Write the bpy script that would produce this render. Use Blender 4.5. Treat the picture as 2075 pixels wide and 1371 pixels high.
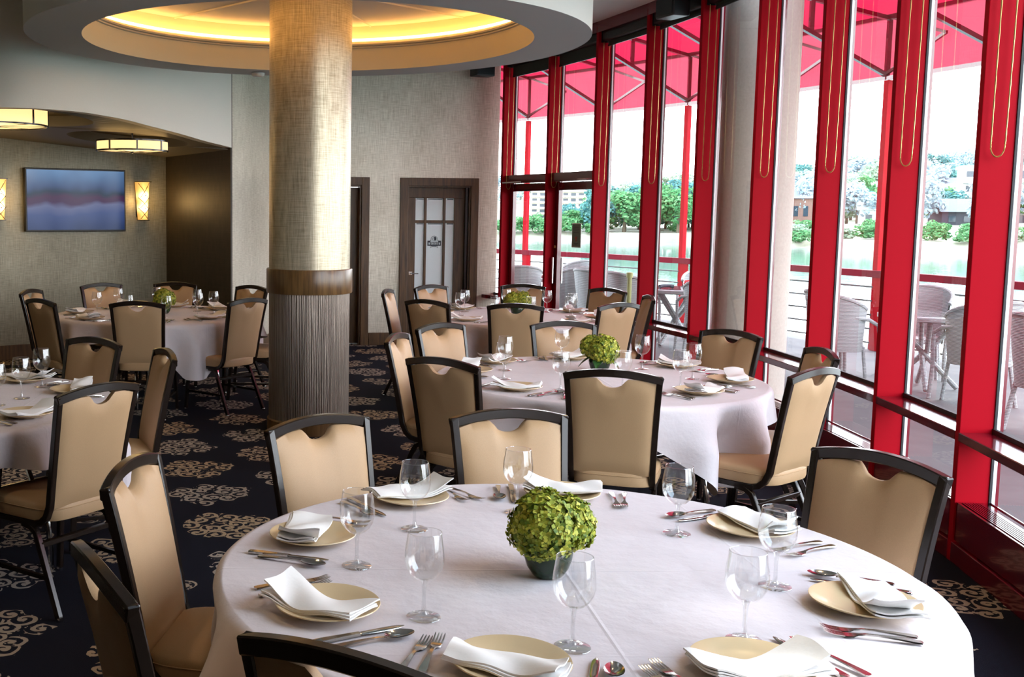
import bpy, bmesh, math, random
from math import sin, cos, pi, radians as R, sqrt, atan2, hypot, floor
from mathutils import Vector, Matrix, noise
from mathutils.geometry import tessellate_polygon

random.seed(7)
SC = bpy.context.scene
COL = SC.collection
for o in list(bpy.data.objects):
    bpy.data.objects.remove(o)

# ------------------------------------------------------------------ camera
cam_d = bpy.data.cameras.new('camera')
cam = bpy.data.objects.new('camera', cam_d)
COL.objects.link(cam)
cam_d.sensor_fit = 'HORIZONTAL'
cam_d.sensor_width = 36.0
cam_d.lens = 36.0 * 2182.0 / 2075.0
cam_d.shift_x = (1037.5 - 646.0) / 2075.0
cam_d.shift_y = (655.0 - 685.5) / 2075.0
cam_d.clip_start = 0.05
cam_d.clip_end = 3000
cam.matrix_world = (Matrix.Translation((0, 0, 1.70)) @ Matrix.Rotation(pi / 2 - 0.105, 4, 'X')
                    @ Matrix.Rotation(0.007, 4, 'Z'))
SC.camera = cam

# ------------------------------------------------------------------ world, sun, exposure
SC.view_settings.view_transform = 'Standard'
SC.view_settings.look = 'None'
SC.view_settings.gamma = 1.0
SC.view_settings.use_curve_mapping = False
SC.view_settings.exposure = 0.58
W = bpy.data.worlds.new('sky')
SC.world = W
W.use_nodes = True
wn = W.node_tree.nodes
wl = W.node_tree.links
bg = wn['Background']
tc = wn.new('ShaderNodeTexCoord')
sep = wn.new('ShaderNodeSeparateXYZ')
wl.new(tc.outputs['Generated'], sep.inputs[0])
ramp = wn.new('ShaderNodeValToRGB')
ramp.color_ramp.elements[0].position = 0.0
ramp.color_ramp.elements[0].color = (0.97, 0.98, 1.0, 1)
ramp.color_ramp.elements[1].position = 0.7
ramp.color_ramp.elements[1].color = (0.62, 0.80, 1.0, 1)
wl.new(sep.outputs['Z'], ramp.inputs[0])
wl.new(ramp.outputs[0], bg.inputs[0])
bg.inputs[1].default_value = 7.5

sun_d = bpy.data.lights.new('sun', 'SUN')
sun_d.energy = 3.0
sun_d.angle = R(4)
sun_d.color = (1.0, 0.96, 0.88)
sun = bpy.data.objects.new('sun', sun_d)
COL.objects.link(sun)
sun.location = (30, 20, 60)
sun.rotation_euler = (R(38), 0, R(115))

# ------------------------------------------------------------------ node helper
class NT:
    def __init__(s, name):
        s.m = bpy.data.materials.new(name)
        s.m.use_nodes = True
        s.t = s.m.node_tree
        s.t.nodes.clear()
        s.o = s.t.nodes.new('ShaderNodeOutputMaterial')

    def n(s, typ, *a, out=0, props=None, **kw):
        nd = s.t.nodes.new('ShaderNode' + typ)
        for k, v in (props or {}).items():
            setattr(nd, k, v)
        def put(sock, v):
            if isinstance(v, bpy.types.NodeSocket):
                s.t.links.new(v, sock)
            else:
                if isinstance(v, tuple) and len(v) == 3 and sock.type == 'RGBA':
                    v = v + (1,)
                sock.default_value = v
        for i, v in enumerate(a):
            if v is not None:
                put(nd.inputs[i], v)
        for k, v in kw.items():
            put(nd.inputs[k.replace('_', ' ')], v)
        return nd.outputs[out]

    def math(s, op, a, b=None, c=None, clamp=False):
        return s.n('Math', a, b, c, props=dict(operation=op, use_clamp=clamp))

    def ramp(s, fac, stops, interp='LINEAR'):
        nd = s.t.nodes.new('ShaderNodeValToRGB')
        cr = nd.color_ramp
        cr.interpolation = interp
        while len(cr.elements) < len(stops):
            cr.elements.new(0.5)
        for e, (p, c) in zip(cr.elements, stops):
            e.position = p
            e.color = tuple(c) + (1,) if len(c) == 3 else c
        s.t.links.new(fac, nd.inputs[0])
        return nd.outputs[0]

    def pos(s):
        return s.n('NewGeometry')

    def obj(s):
        return s.n('TexCoord', out=3)

    def noise(s, scale, vec=None, detail=4, rough=.55, out=0):
        kw = dict(Scale=float(scale), Detail=float(detail), Roughness=float(rough))
        if vec is not None:
            kw['Vector'] = vec
        return s.n('TexNoise', out=out, **kw)

    def mapv(s, vec, scale=(1, 1, 1), rot=(0, 0, 0), loc=(0, 0, 0)):
        return s.n('Mapping', Vector=vec, Scale=scale, Rotation=rot, Location=loc)

    def mix(s, fac, a, b, blend='MIX'):
        nd = s.t.nodes.new('ShaderNodeMix')
        nd.data_type = 'RGBA'
        nd.blend_type = blend
        for sock, v in ((nd.inputs[0], fac), (nd.inputs[6], a), (nd.inputs[7], b)):
            if isinstance(v, bpy.types.NodeSocket):
                s.t.links.new(v, sock)
            else:
                sock.default_value = v + (1,) if isinstance(v, tuple) and len(v) == 3 else v
        return nd.outputs[2]

    def bump(s, h, strength=.3, dist=.01):
        return s.n('Bump', Strength=strength, Distance=dist, Height=h)

    def pbsdf(s, **kw):
        return s.n('BsdfPrincipled', **kw)

    def done(s, sh):
        s.t.links.new(sh, s.o.inputs[0])
        return s.m

MAT = {}

def simple(name, col, rough=.5, metal=0., var=.08, scale=30., bump=0., spec=.5, **kw):
    """principled with a fine noise in colour (and relief)"""
    t = NT(name)
    f = t.noise(scale, t.obj())
    c = t.mix(f, tuple(max(0, v * (1 - var)) for v in col), tuple(min(1, v * (1 + var)) for v in col))
    args = dict(Base_Color=c, Roughness=rough, Metallic=metal, Specular_IOR_Level=spec)
    args.update(kw)
    if bump:
        args['Normal'] = t.bump(f, bump, .004)
    MAT[name] = t.done(t.pbsdf(**args))
    return MAT[name]

def emit(name, col, strength, base=(1, 1, 1)):
    t = NT(name)
    f = t.noise(9, t.obj())
    c = t.mix(t.math('MULTIPLY', f, .25), col, tuple(v * .8 for v in col))
    MAT[name] = t.done(t.pbsdf(Base_Color=base, Roughness=.6, Emission_Color=c, Emission_Strength=strength))

# carpet: navy ground with scroll-work medallions
t = NT('carpet')
P = t.mapv(t.pos(), rot=(0, 0, R(17)))
P2 = t.n('VectorMath', P, (1, 1, 0), props=dict(operation='MULTIPLY'))
wob = t.noise(9, P2, 2, out=1)
P2w = t.n('VectorMath', P2, t.n('VectorMath', wob, (.03, .03, 0), props=dict(operation='MULTIPLY')), props=dict(operation='ADD'))
vo = t.t.nodes.new('ShaderNodeTexVoronoi')
vo.voronoi_dimensions = '2D'
vo.inputs['Scale'].default_value = 9.0
vo.inputs['Randomness'].default_value = .55
t.t.links.new(P2w, vo.inputs['Vector'])
cpos = vo.outputs['Position']
loc = t.n('VectorMath', P2w, cpos, props=dict(operation='SUBTRACT'))
sx = t.t.nodes.new('ShaderNodeSeparateXYZ'); t.t.links.new(loc, sx.inputs[0])
rr = t.math('MULTIPLY', t.n('VectorMath', loc, out=1, props=dict(operation='LENGTH')), 9.0)
ang = t.math('ARCTAN2', sx.outputs[1], sx.outputs[0])
cs = t.t.nodes.new('ShaderNodeSeparateColor'); t.t.links.new(vo.outputs['Color'], cs.inputs[0])
hand = t.math('SUBTRACT', t.math('MULTIPLY', t.math('GREATER_THAN', cs.outputs[0], .5), 2.), 1.)
ph = t.math('MULTIPLY', cs.outputs[1], 6.28)
spi = t.math('SINE', t.math('ADD', t.math('ADD', t.math('MULTIPLY', ang, hand), t.math('MULTIPLY', rr, 15.5)), ph))
curl = t.math('MULTIPLY', t.math('GREATER_THAN', spi, .12), t.math('LESS_THAN', rr, .60))
dot = t.math('LESS_THAN', rr, .10)
leaf = t.math('GREATER_THAN', t.noise(34, P2, 1), .62)
# medallion lattice evaluated at the curl's own centre so whole curls are in or out
def lattice(vec):
    s_ = t.t.nodes.new('ShaderNodeSeparateXYZ'); t.t.links.new(vec, s_.inputs[0])
    yy = t.math('DIVIDE', s_.outputs[1], .56)
    row = t.math('FLOOR', yy)
    par = t.math('FLOORED_MODULO', row, 2.)
    xx = t.math('ADD', t.math('DIVIDE', s_.outputs[0], .70), t.math('MULTIPLY', par, .5))
    fx = t.math('MULTIPLY', t.math('SUBTRACT', t.math('FRACT', xx), .5), .70)
    fy = t.math('MULTIPLY', t.math('SUBTRACT', t.math('FRACT', yy), .5), .56)
    d = t.math('SQRT', t.math('ADD', t.math('POWER', fx, 2.), t.math('POWER', fy, 2.)))
    return d, row, t.math('FLOOR', xx)
d1, row, colm = lattice(cpos)
d2, _, _ = lattice(P2)
m1 = t.math('LESS_THAN', d1, .235)
m2 = t.math('LESS_THAN', d2, .275)
pat = t.math('MULTIPLY', t.math('MAXIMUM', t.math('MAXIMUM', curl, dot), t.math('MULTIPLY', leaf, m1)), t.math('MULTIPLY', m1, m2))
kind = t.math('FLOORED_MODULO', t.math('ADD', row, t.math('MULTIPLY', colm, 2.)), 3.)
fcol = t.mix(t.math('MULTIPLY', kind, .5), (.46, .33, .20), (.42, .38, .34))
fine = t.noise(420, t.pos(), 2)
base = t.mix(fine, (.005, .006, .011), (.012, .013, .022))
colr = t.mix(pat, base, t.mix(fine, fcol, (.30, .24, .17)))
MAT['carpet'] = t.done(t.pbsdf(Base_Color=colr, Roughness=.95, Specular_IOR_Level=.1, Normal=t.bump(fine, .5, .004)))

def grass(name, c1, c2, metal=.25, rough=.5):
    t = NT(name)
    s_ = t.t.nodes.new('ShaderNodeSeparateXYZ'); t.t.links.new(t.pos(), s_.inputs[0])
    h = t.math('ADD', t.math('MULTIPLY', s_.outputs[0], 1.), t.math('MULTIPLY', s_.outputs[1], .83))
    v = t.n('CombineXYZ', h, s_.outputs[2], 0.)
    a = t.noise(1, t.mapv(v, scale=(110, 5, 1)), 3, .7)
    b = t.noise(1, t.mapv(v, scale=(7, 130, 1)), 3, .7)
    c = t.noise(1, t.mapv(v, scale=(1.6, .9, 1)), 2)
    f = t.math('ADD', t.math('MULTIPLY', a, .6), t.math('MULTIPLY', b, .5))
    f = t.math('ADD', f, t.math('MULTIPLY', c, .25))
    col = t.ramp(f, [(.48, c1), (.86, c2)])
    MAT[name] = t.done(t.pbsdf(Base_Color=col, Roughness=rough, Metallic=metal, Normal=t.bump(f, .35, .003)))
grass('grasscloth', (.43, .385, .285), (.90, .86, .75), .28, .42)
grass('column_cloth', (.24, .195, .12), (.66, .59, .44), .5, .36)
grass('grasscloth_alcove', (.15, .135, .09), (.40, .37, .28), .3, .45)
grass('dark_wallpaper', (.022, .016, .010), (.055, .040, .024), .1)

# ribbed lower column
t = NT('ribbed_bronze')
s_ = t.t.nodes.new('ShaderNodeSeparateXYZ'); t.t.links.new(t.obj(), s_.inputs[0])
an = t.math('ARCTAN2', s_.outputs[1], s_.outputs[0])
v = t.n('CombineXYZ', t.math('MULTIPLY', an, 16.), t.math('MULTIPLY', s_.outputs[2], 2.2), 0.)
f = t.noise(1, v, 3, .5)
wv = t.math('SINE', t.math('ADD', t.math('MULTIPLY', an, 150.), t.math('MULTIPLY', f, 9.)))
col = t.ramp(t.math('ADD', t.math('MULTIPLY', wv, .5), .5), [(0, (.10, .075, .06)), (1, (.34, .28, .23))])
MAT['ribbed_bronze'] = t.done(t.pbsdf(Base_Color=col, Roughness=.38, Metallic=.45, Normal=t.bump(wv, .6, .004)))

# stained wood
def wood(name, c1, c2, rough=.38):
    t = NT(name)
    v = t.mapv(t.obj(), scale=(14, 14, 1.1))
    f = t.noise(2.2, v, 6, .65)
    col = t.ramp(f, [(.32, c1), (.68, c2)])
    MAT[name] = t.done(t.pbsdf(Base_Color=col, Roughness=rough, Normal=t.bump(f, .12, .003)))
wood('wood', (.040, .018, .006), (.135, .068, .021), .45)
wood('wood_band', (.07, .034, .012), (.20, .11, .04), .3)
wood('table_wood', (.16, .1, .05), (.28, .18, .1), .5)

simple('plaster', (.82, .79, .73), .7, var=.02, scale=60)
simple('ceiling_white', (.80, .79, .76), .8, var=.02, scale=12)
simple('soffit_grey', (.55, .55, .55), .7, var=.03, scale=200, bump=.1)
simple('bulkhead_vinyl', (.74, .71, .64), .6, var=.05, scale=160, bump=.15, metal=.15)
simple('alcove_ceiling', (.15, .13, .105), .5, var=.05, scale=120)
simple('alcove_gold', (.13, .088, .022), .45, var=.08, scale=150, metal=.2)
simple('cove_cream', (.80, .70, .52), .6, var=.03, scale=180)
simple('moulding', (.58, .53, .45), .5, var=.03)
simple('upholstery', (.43, .272, .145), .5, var=.13, scale=420, bump=.12, spec=.35)
simple('frame_brown', (.012, .007, .005), .24, var=.2, scale=90, spec=.42)
simple('chrome', (.75, .76, .78), .12, metal=1.0, var=.03)
simple('steel', (.50, .49, .47), .16, metal=1.0, var=.06, scale=50)
simple('ceramic', (.64, .49, .295), .22, var=.03, scale=20)
simple('napkin', (.86, .84, .82), .8, var=.02, scale=90, bump=.08)
simple('red_paint', (.36, .002, .010), .55, spec=.06, var=.06, scale=300, bump=.05)
simple('darkened_red', (.13, .003, .011), .16, var=.08, scale=200, spec=.6, Coat_Weight=.5, Coat_Roughness=.05)  # darker red; on the sill rail it stands for the fins' red in shade
simple('shaded_rail_red', (.15, .003, .014), .6, var=.1, spec=.12)  # railing red with the awning's shade put into the colour
simple('black_plastic', (.012, .012, .013), .45, var=.2)
simple('black_rubber', (.012, .012, .014), .6, var=.1)
simple('white_bead', (.80, .82, .83), .3, var=.03)
simple('aluminium', (.62, .62, .60), .3, metal=1.0, var=.05)
simple('brass_chain', (.55, .36, .13), .35, metal=.7, var=.1)
simple('shade_fabric', (.035, .036, .028), .8, var=.2, scale=400)
simple('concrete', (.40, .36, .31), .85, var=.16, scale=45, bump=.2)
t = NT('wicker')
wh_ = t.n('TexNoise', Vector=t.obj(), Scale=90.)
wv_ = t.n('TexWave', out=1, Vector=t.obj(), Scale=26., Distortion=1.5, Detail=1., props=dict(bands_direction='Z'))
wf_ = t.math('MULTIPLY', wv_, t.math('ADD', t.math('MULTIPLY', wh_, .8), .5))
MAT['wicker'] = t.done(t.pbsdf(Base_Color=t.ramp(wf_, [(.1, (.17, .18, .185)), (.6, (.46, .465, .46))]), Roughness=.6, Normal=t.bump(wf_, .5, .01)))
simple('deck_stone', (.105, .096, .097), .7, spec=.15, var=.3, scale=3.5, bump=.25)
simple('ember_glass', (.65, .012, .02), .15, var=.1)
simple('moss_green', (.25, .26, .08), .5, var=.2)
simple('dark_leaf', (.03, .10, .02), .5, var=.4, scale=20)
simple('bowl_glass', (.012, .03, .014), .08, var=.3, scale=15)
simple('trunk', (.12, .09, .06), .9, var=.3)
simple('navy_ink', (.012, .02, .035), .5, var=.1)
simple('pale_ink', (.55, .66, .68), .5, var=.05)
t = NT('paper')
cc = t.mix(t.noise(8, t.obj()), (.36, .40, .34), (.42, .46, .40))
MAT['paper'] = t.done(t.n('MixShader', .5, t.n('BsdfDiffuse', cc), t.n('BsdfTranslucent', cc)))
simple('red_ink', (.42, .09, .07), .6, var=.2)
simple('smoke_white', (.8, .79, .76), .5, var=.02)
simple('house_white', (.58, .58, .56), .8, var=.05, scale=2)
simple('house_tan', (.46, .42, .36), .8, var=.06, scale=2)
simple('house_brick', (.16, .085, .065), .8, var=.12, scale=3)
simple('roof_grey', (.13, .135, .145), .8, var=.1, scale=2)
simple('dark_window', (.02, .035, .05), .12, var=.2, scale=1)
simple('dark_shed', (.03, .028, .04), .7, var=.2)

emit('cove_light', (1.0, .50, .13), 10.0)
emit('drum_shade', (1.0, .66, .27), .95, (.5, .42, .28))
emit('sconce_glow', (1.0, .60, .16), 1.6, (.9, .7, .4))
emit('bulb', (1.0, .78, .42), 22.0)
emit('downlight', (1.0, .74, .38), 14.0)
emit('awning_lamp', (1.0, .62, .18), 3.0)

# tablecloth with pressed creases
t = NT('tablecloth')
s_ = t.t.nodes.new('ShaderNodeSeparateXYZ'); t.t.links.new(t.obj(), s_.inputs[0])
def crease(c, off, w):
    d = t.math('ABSOLUTE', t.math('SUBTRACT', c, off))
    return t.math('SUBTRACT', 1., t.math('MULTIPLY', d, 1 / w, clamp=True), clamp=True)
cr = t.math('MAXIMUM', crease(s_.outputs[0], .0, .007), crease(s_.outputs[1], .0, .007))
cr = t.math('MAXIMUM', cr, t.math('MULTIPLY', t.math('MAXIMUM', crease(s_.outputs[0], .52, .006), crease(s_.outputs[1], -.55, .006)), .6))
wr = t.noise(5, t.obj(), 5, .6)
wv2 = t.noise(260, t.obj(), 2)
hh = t.math('ADD', t.math('MULTIPLY', cr, .10), t.math('MULTIPLY', wr, .9))
hh = t.math('ADD', hh, t.math('MULTIPLY', wv2, .015))
MAT['tablecloth'] = t.done(t.pbsdf(Base_Color=t.mix(wr, (.60, .535, .56), (.68, .62, .635)), Roughness=.75, Specular_IOR_Level=.2,
                                   Sheen_Weight=.15, Normal=t.bump(hh, .5, .02)))

def pane(name, tint, k=1.0, rough=0.0):
    t = NT(name)
    g = t.t.nodes.new('ShaderNodeNewGeometry')
    cs_ = t.math('ABSOLUTE', t.n('VectorMath', g.outputs['Normal'], g.outputs['Incoming'], out=1, props=dict(operation='DOT_PRODUCT')))
    fr = t.math('ADD', .04 * k, t.math('MULTIPLY', t.math('POWER', t.math('SUBTRACT', 1., cs_, clamp=True), 5.), .9), clamp=True)
    f2 = t.noise(2, t.obj())
    tr = t.n('BsdfTransparent', t.mix(f2, tint, tuple(v * .985 for v in tint)))
    gl = t.n('BsdfGlossy', (1, 1, 1), rough)
    MAT[name] = t.done(t.n('MixShader', fr, tr, gl))
pane('window_glass', (.95, .97, .97), 1.2)
pane('wine_glass', (.985, .99, .99), 1.3)
pane('stem_glass', (.95, .96, .965), 3.0)
t = NT('frosted_glass')
f = t.noise(90, t.obj(), 3)
MAT['frosted_glass'] = t.done(t.pbsdf(Base_Color=t.mix(f, (.74, .86, .89), (.82, .92, .94)), Roughness=.3, Specular_IOR_Level=.6))
# awning fabric, lit through
def fabric(name, c, k):
    t = NT(name)
    f = t.noise(3, t.obj(), 3)
    cc = t.mix(f, c, tuple(v * .86 for v in c))
    df = t.n('BsdfDiffuse', cc)
    tl = t.n('BsdfTranslucent', cc)
    MAT[name] = t.done(t.n('MixShader', k, df, tl))
fabric('awning_valance', (.46, .055, .085), .5)
fabric('awning_roof', (.42, .014, .04), .32)

# hydrangea, foliage
t = NT('hydrangea')
f = t.noise(26, t.obj(), 3)
ra = t.n('NewGeometry', out=8)
cc = t.ramp(t.math('ADD', t.math('MULTIPLY', f, .6), t.math('MULTIPLY', ra, .4)), [(.28, (.07, .14, .006)), (.5, (.27, .31, .014)), (.72, (.58, .54, .07))])
MAT['hydrangea'] = t.done(t.pbsdf(Base_Color=cc, Roughness=.6))
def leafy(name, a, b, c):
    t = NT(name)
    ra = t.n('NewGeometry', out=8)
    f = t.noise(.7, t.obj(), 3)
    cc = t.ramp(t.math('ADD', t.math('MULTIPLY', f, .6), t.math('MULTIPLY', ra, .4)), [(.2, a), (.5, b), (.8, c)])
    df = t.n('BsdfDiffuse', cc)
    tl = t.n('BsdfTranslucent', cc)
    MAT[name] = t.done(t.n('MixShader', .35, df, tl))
leafy('leaves_teal', (.03, .10, .11), (.08, .20, .19), (.20, .33, .26))
leafy('leaves_green', (.035, .13, .05), (.09, .23, .09), (.24, .34, .17))
leafy('leaves_pale', (.12, .20, .15), (.25, .32, .22), (.40, .42, .30))
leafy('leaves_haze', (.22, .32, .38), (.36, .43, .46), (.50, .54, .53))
# terrain and water
t = NT('meadow')
f = t.noise(.06, t.pos(), 6)
MAT['meadow'] = t.done(t.pbsdf(Base_Color=t.ramp(f, [(.35, (.14, .20, .09)), (.5, (.32, .29, .21)), (.65, (.42, .38, .30))]), Roughness=.95))
t = NT('river_water')
f = t.noise(.9, t.mapv(t.pos(), scale=(.5, 1.4, 1)), 4)
MAT['river_water'] = t.done(t.pbsdf(Base_Color=(.09, .16, .14), Roughness=.06, Specular_IOR_Level=.5, Normal=t.bump(f, .055, .28)))
# screen picture: abstract blue landscape
t = NT('screen_picture')
s_ = t.t.nodes.new('ShaderNodeSeparateXYZ'); t.t.links.new(t.obj(), s_.inputs[0])
u_, v_ = s_.outputs[0], s_.outputs[2]
wob = t.math('MULTIPLY', t.math('SUBTRACT', t.noise(2.2, t.obj(), 2), .5), .28)
vv = t.math('ADD', t.math('ADD', v_, wob), t.math('MULTIPLY', u_, -.04))
ccol = t.ramp(t.math('ADD', t.math('MULTIPLY', vv, 1.35), .5),
              [(.0, (.008, .022, .075)), (.30, (.030, .055, .16)), (.42, (.085, .10, .20)), (.48, (.035, .010, .05)), (.54, (.04, .010, .045)), (.60, (.006, .02, .045)), (.68, (.03, .06, .14)), (1.0, (.10, .20, .36))])
MAT['screen_picture'] = t.done(t.pbsdf(Base_Color=(.01, .012, .02), Roughness=.12, Specular_IOR_Level=.12, Emission_Color=ccol, Emission_Strength=.8))

# ------------------------------------------------------------------ mesh helpers
class MB:
    def __init__(s):
        s.v = []; s.f = []
    def add(s, vs, fs):
        b = len(s.v)
        s.v += [tuple(v) for v in vs]
        s.f += [tuple(i + b for i in f) for f in fs]
        return s
    def box(s, c, d, rz=0.0):
        cx, cy, cz = c; dx, dy, dz = d[0] / 2, d[1] / 2, d[2] / 2
        ca, sa = cos(rz), sin(rz)
        vs = []
        for z in (-dz, dz):
            for x, y in ((-dx, -dy), (dx, -dy), (dx, dy), (-dx, dy)):
                vs.append((cx + ca * x - sa * y, cy + sa * x + ca * y, cz + z))
        return s.add(vs, [(0, 3, 2, 1), (4, 5, 6, 7), (0, 1, 5, 4), (1, 2, 6, 5), (2, 3, 7, 6), (3, 0, 4, 7)])
    def prism(s, pts, z0, z1):
        n = len(pts)
        a = sum(pts[i][0] * pts[(i + 1) % n][1] - pts[(i + 1) % n][0] * pts[i][1] for i in range(n))
        if a < 0: pts = pts[::-1]
        vs = [(x, y, z0) for x, y in pts] + [(x, y, z1) for x, y in pts]
        fs = [tuple(range(n - 1, -1, -1)), tuple(range(n, 2 * n))]
        fs += [(i, (i + 1) % n, n + (i + 1) % n, n + i) for i in range(n)]
        return s.add(vs, fs)
    def lathe(s, prof, n=32, c=(0, 0, 0), close=False, a0=0, a1=2 * pi):
        full = abs(a1 - a0 - 2 * pi) < 1e-6
        m = n if full else n + 1
        vs = []
        for r, z in prof:
            for i in range(m):
                a = a0 + (a1 - a0) * i / n
                vs.append((c[0] + r * cos(a), c[1] + r * sin(a), c[2] + z))
        fs = []
        k = len(prof)
        for j in range(k if close else k - 1):
            j2 = (j + 1) % k
            for i in range(n):
                i2 = (i + 1) % m
                fs.append((j * m + i, j * m + i2, j2 * m + i2, j2 * m + i))
        return s.add(vs, fs)
    def tube(s, path, r, n=8, cap=True):
        path = [Vector(p) for p in path]
        rs = r if isinstance(r, (list, tuple)) else [r] * len(path)
        vs = []; ref = None
        for i, p in enumerate(path):
            tg = (path[min(i + 1, len(path) - 1)] - path[max(i - 1, 0)]).normalized()
            if ref is None:
                ref = Vector((0, 0, 1)) if abs(tg.z) < .9 else Vector((1, 0, 0))
            a = (ref - tg * ref.dot(tg)).normalized()
            ref = a
            b = tg.cross(a)
            for k in range(n):
                an = 2 * pi * k / n
                vs.append(p + (a * cos(an) + b * sin(an)) * rs[i])
        fs = []
        for i in range(len(path) - 1):
            for k in range(n):
                fs.append((i * n + k, i * n + (k + 1) % n, (i + 1) * n + (k + 1) % n, (i + 1) * n + k))
        if cap:
            fs.append(tuple(range(n - 1, -1, -1)))
            fs.append(tuple((len(path) - 1) * n + k for k in range(n)))
        return s.add(vs, fs)
    def bar(s, path, w, h, ref=(1, 0, 0)):
        """rectangular section: w along ref, h across"""
        path = [Vector(p) for p in path]; ref = Vector(ref); vs = []
        for i, p in enumerate(path):
            tg = (path[min(i + 1, len(path) - 1)] - path[max(i - 1, 0)]).normalized()
            a = (ref - tg * ref.dot(tg)).normalized()
            b = tg.cross(a)
            ww = w[i] if isinstance(w, (list, tuple)) else w
            for sa, sb in ((-1, -1), (1, -1), (1, 1), (-1, 1)):
                vs.append(p + a * sa * ww / 2 + b * sb * h / 2)
        fs = []
        for i in range(len(path) - 1):
            for k in range(4):
                fs.append((i * 4 + k, i * 4 + (k + 1) % 4, (i + 1) * 4 + (k + 1) % 4, (i + 1) * 4 + k))
        m = (len(path) - 1) * 4
        fs += [(3, 2, 1, 0), (m, m + 1, m + 2, m + 3)]
        return s.add(vs, fs)
    def grid(s, nu, nv, fn):
        b = len(s.v)
        for j in range(nv + 1):
            for i in range(nu + 1):
                s.v.append(tuple(fn(i / nu, j / nv)))
        for j in range(nv):
            for i in range(nu):
                a = b + j * (nu + 1) + i
                s.f.append((a, a + 1, a + nu + 2, a + nu + 1))
        return s
    def mesh(s, name, smooth=False, recalc=True, angle=40, bevel=0, bseg=2):
        me = bpy.data.meshes.new(name)
        me.from_pydata(s.v, [], s.f)
        bm = bmesh.new(); bm.from_mesh(me)
        if recalc:
            bmesh.ops.remove_doubles(bm, verts=bm.verts, dist=1e-5)
            bmesh.ops.recalc_face_normals(bm, faces=bm.faces)
        if bevel:
            es = [e for e in bm.edges if len(e.link_faces) == 2 and e.calc_face_angle(0) > R(30)]
            bmesh.ops.bevel(bm, geom=es, offset=bevel, segments=bseg, affect='EDGES', profile=.5, clamp_overlap=True)
        bm.to_mesh(me); bm.free()
        if smooth:
            me.polygons.foreach_set('use_smooth', [True] * len(me.polygons))
            me.set_sharp_from_angle(angle=R(angle))
        return me
    def build(s, name, m, parent=None, **kw):
        o = bpy.data.objects.new(name, s.mesh(name, **kw))
        o.data.materials.append(MAT[m] if isinstance(m, str) else m)
        COL.objects.link(o)
        if parent: o.parent = parent
        return o

def tag(o, label=None, cat=None, group=None, kind=None):
    for k, v in (('label', label), ('category', cat), ('group', group), ('kind', kind)):
        if v: o[k] = v
    return o
def empty(name, loc=(0, 0, 0), rz=0.0):
    o = bpy.data.objects.new(name, None)
    o.empty_display_size = .1
    COL.objects.link(o)
    o.location = loc; o.rotation_euler = (0, 0, rz)
    return o
def copy_tree(o, parent=None):
    c = o.copy(); COL.objects.link(c); c.parent = parent
    for ch in list(o.children): copy_tree(ch, c)
    return c
def structure(o): o['kind'] = 'structure'; return o
def arc(c, r, a0, a1, n, z=0): return [(c[0] + r * cos(a0 + (a1 - a0) * i / n), c[1] + r * sin(a0 + (a1 - a0) * i / n), z) for i in range(n + 1)]

# ================================================================== THE ROOM
AC = (-12.522, 7.618)            # centre of the curved window wall
RN, RG = 15.835, 16.0            # nose of the fins, glass line
STEP = 0.0657
def PHI(k): return -0.15424 + STEP * k
def on_arc(r, a, z=0): return (AC[0] + r * cos(a), AC[1] + r * sin(a), z)
CEIL = 3.65

m = MB()
pts = [(-6.8, -5.4)] + [on_arc(RG, PHI(k))[:2] for k in range(-14, 11)] + [(-6.8, 14.6)]
pts = [p for p in pts if p[1] > -5.5]
m.prism(pts, -.12, 0)
structure(m.build('floor', 'carpet'))
m = MB()
m.prism(pts, CEIL, CEIL + .1)
structure(m.build('ceiling', 'ceiling_white'))
# fine joints of the plaster ceiling boards, near the windows
ceil_trim = structure(empty('trim_ceiling_joints', (0, 0, CEIL)))
for y in (9.1, 11.5):
    m = MB(); m.box((1.9, y, -.004), (3.0, .012, .008)); m.build('ceiling_joint', 'soffit_grey', ceil_trim)

def wall(name, p, q, z0, z1, th, mat_, parent=None):
    """slab from p to q; thickness goes to the left of p->q"""
    d = Vector((q[0] - p[0], q[1] - p[1])).normalized()
    n = Vector((-d.y, d.x)) * th
    m = MB()
    m.prism([p, q, (q[0] + n.x, q[1] + n.y), (p[0] + n.x, p[1] + n.y)], z0, z1)
    o = m.build(name, mat_, parent)
    return o

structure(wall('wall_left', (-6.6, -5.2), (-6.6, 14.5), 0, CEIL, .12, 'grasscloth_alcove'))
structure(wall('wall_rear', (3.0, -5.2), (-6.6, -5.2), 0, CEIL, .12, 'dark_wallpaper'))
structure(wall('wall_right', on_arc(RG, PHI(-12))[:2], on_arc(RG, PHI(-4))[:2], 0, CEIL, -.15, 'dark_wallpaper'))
K1 = (-1.83, 13.04); K2 = (-.94, 11.67); K3 = (-.62, 13.43); K4 = (2.26, 13.75)
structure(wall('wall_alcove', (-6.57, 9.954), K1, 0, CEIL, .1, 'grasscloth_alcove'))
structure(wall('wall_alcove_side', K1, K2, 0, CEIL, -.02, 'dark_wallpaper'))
structure(wall('wall_return', K2, K3, 0, CEIL, .015, 'grasscloth'))

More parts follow.
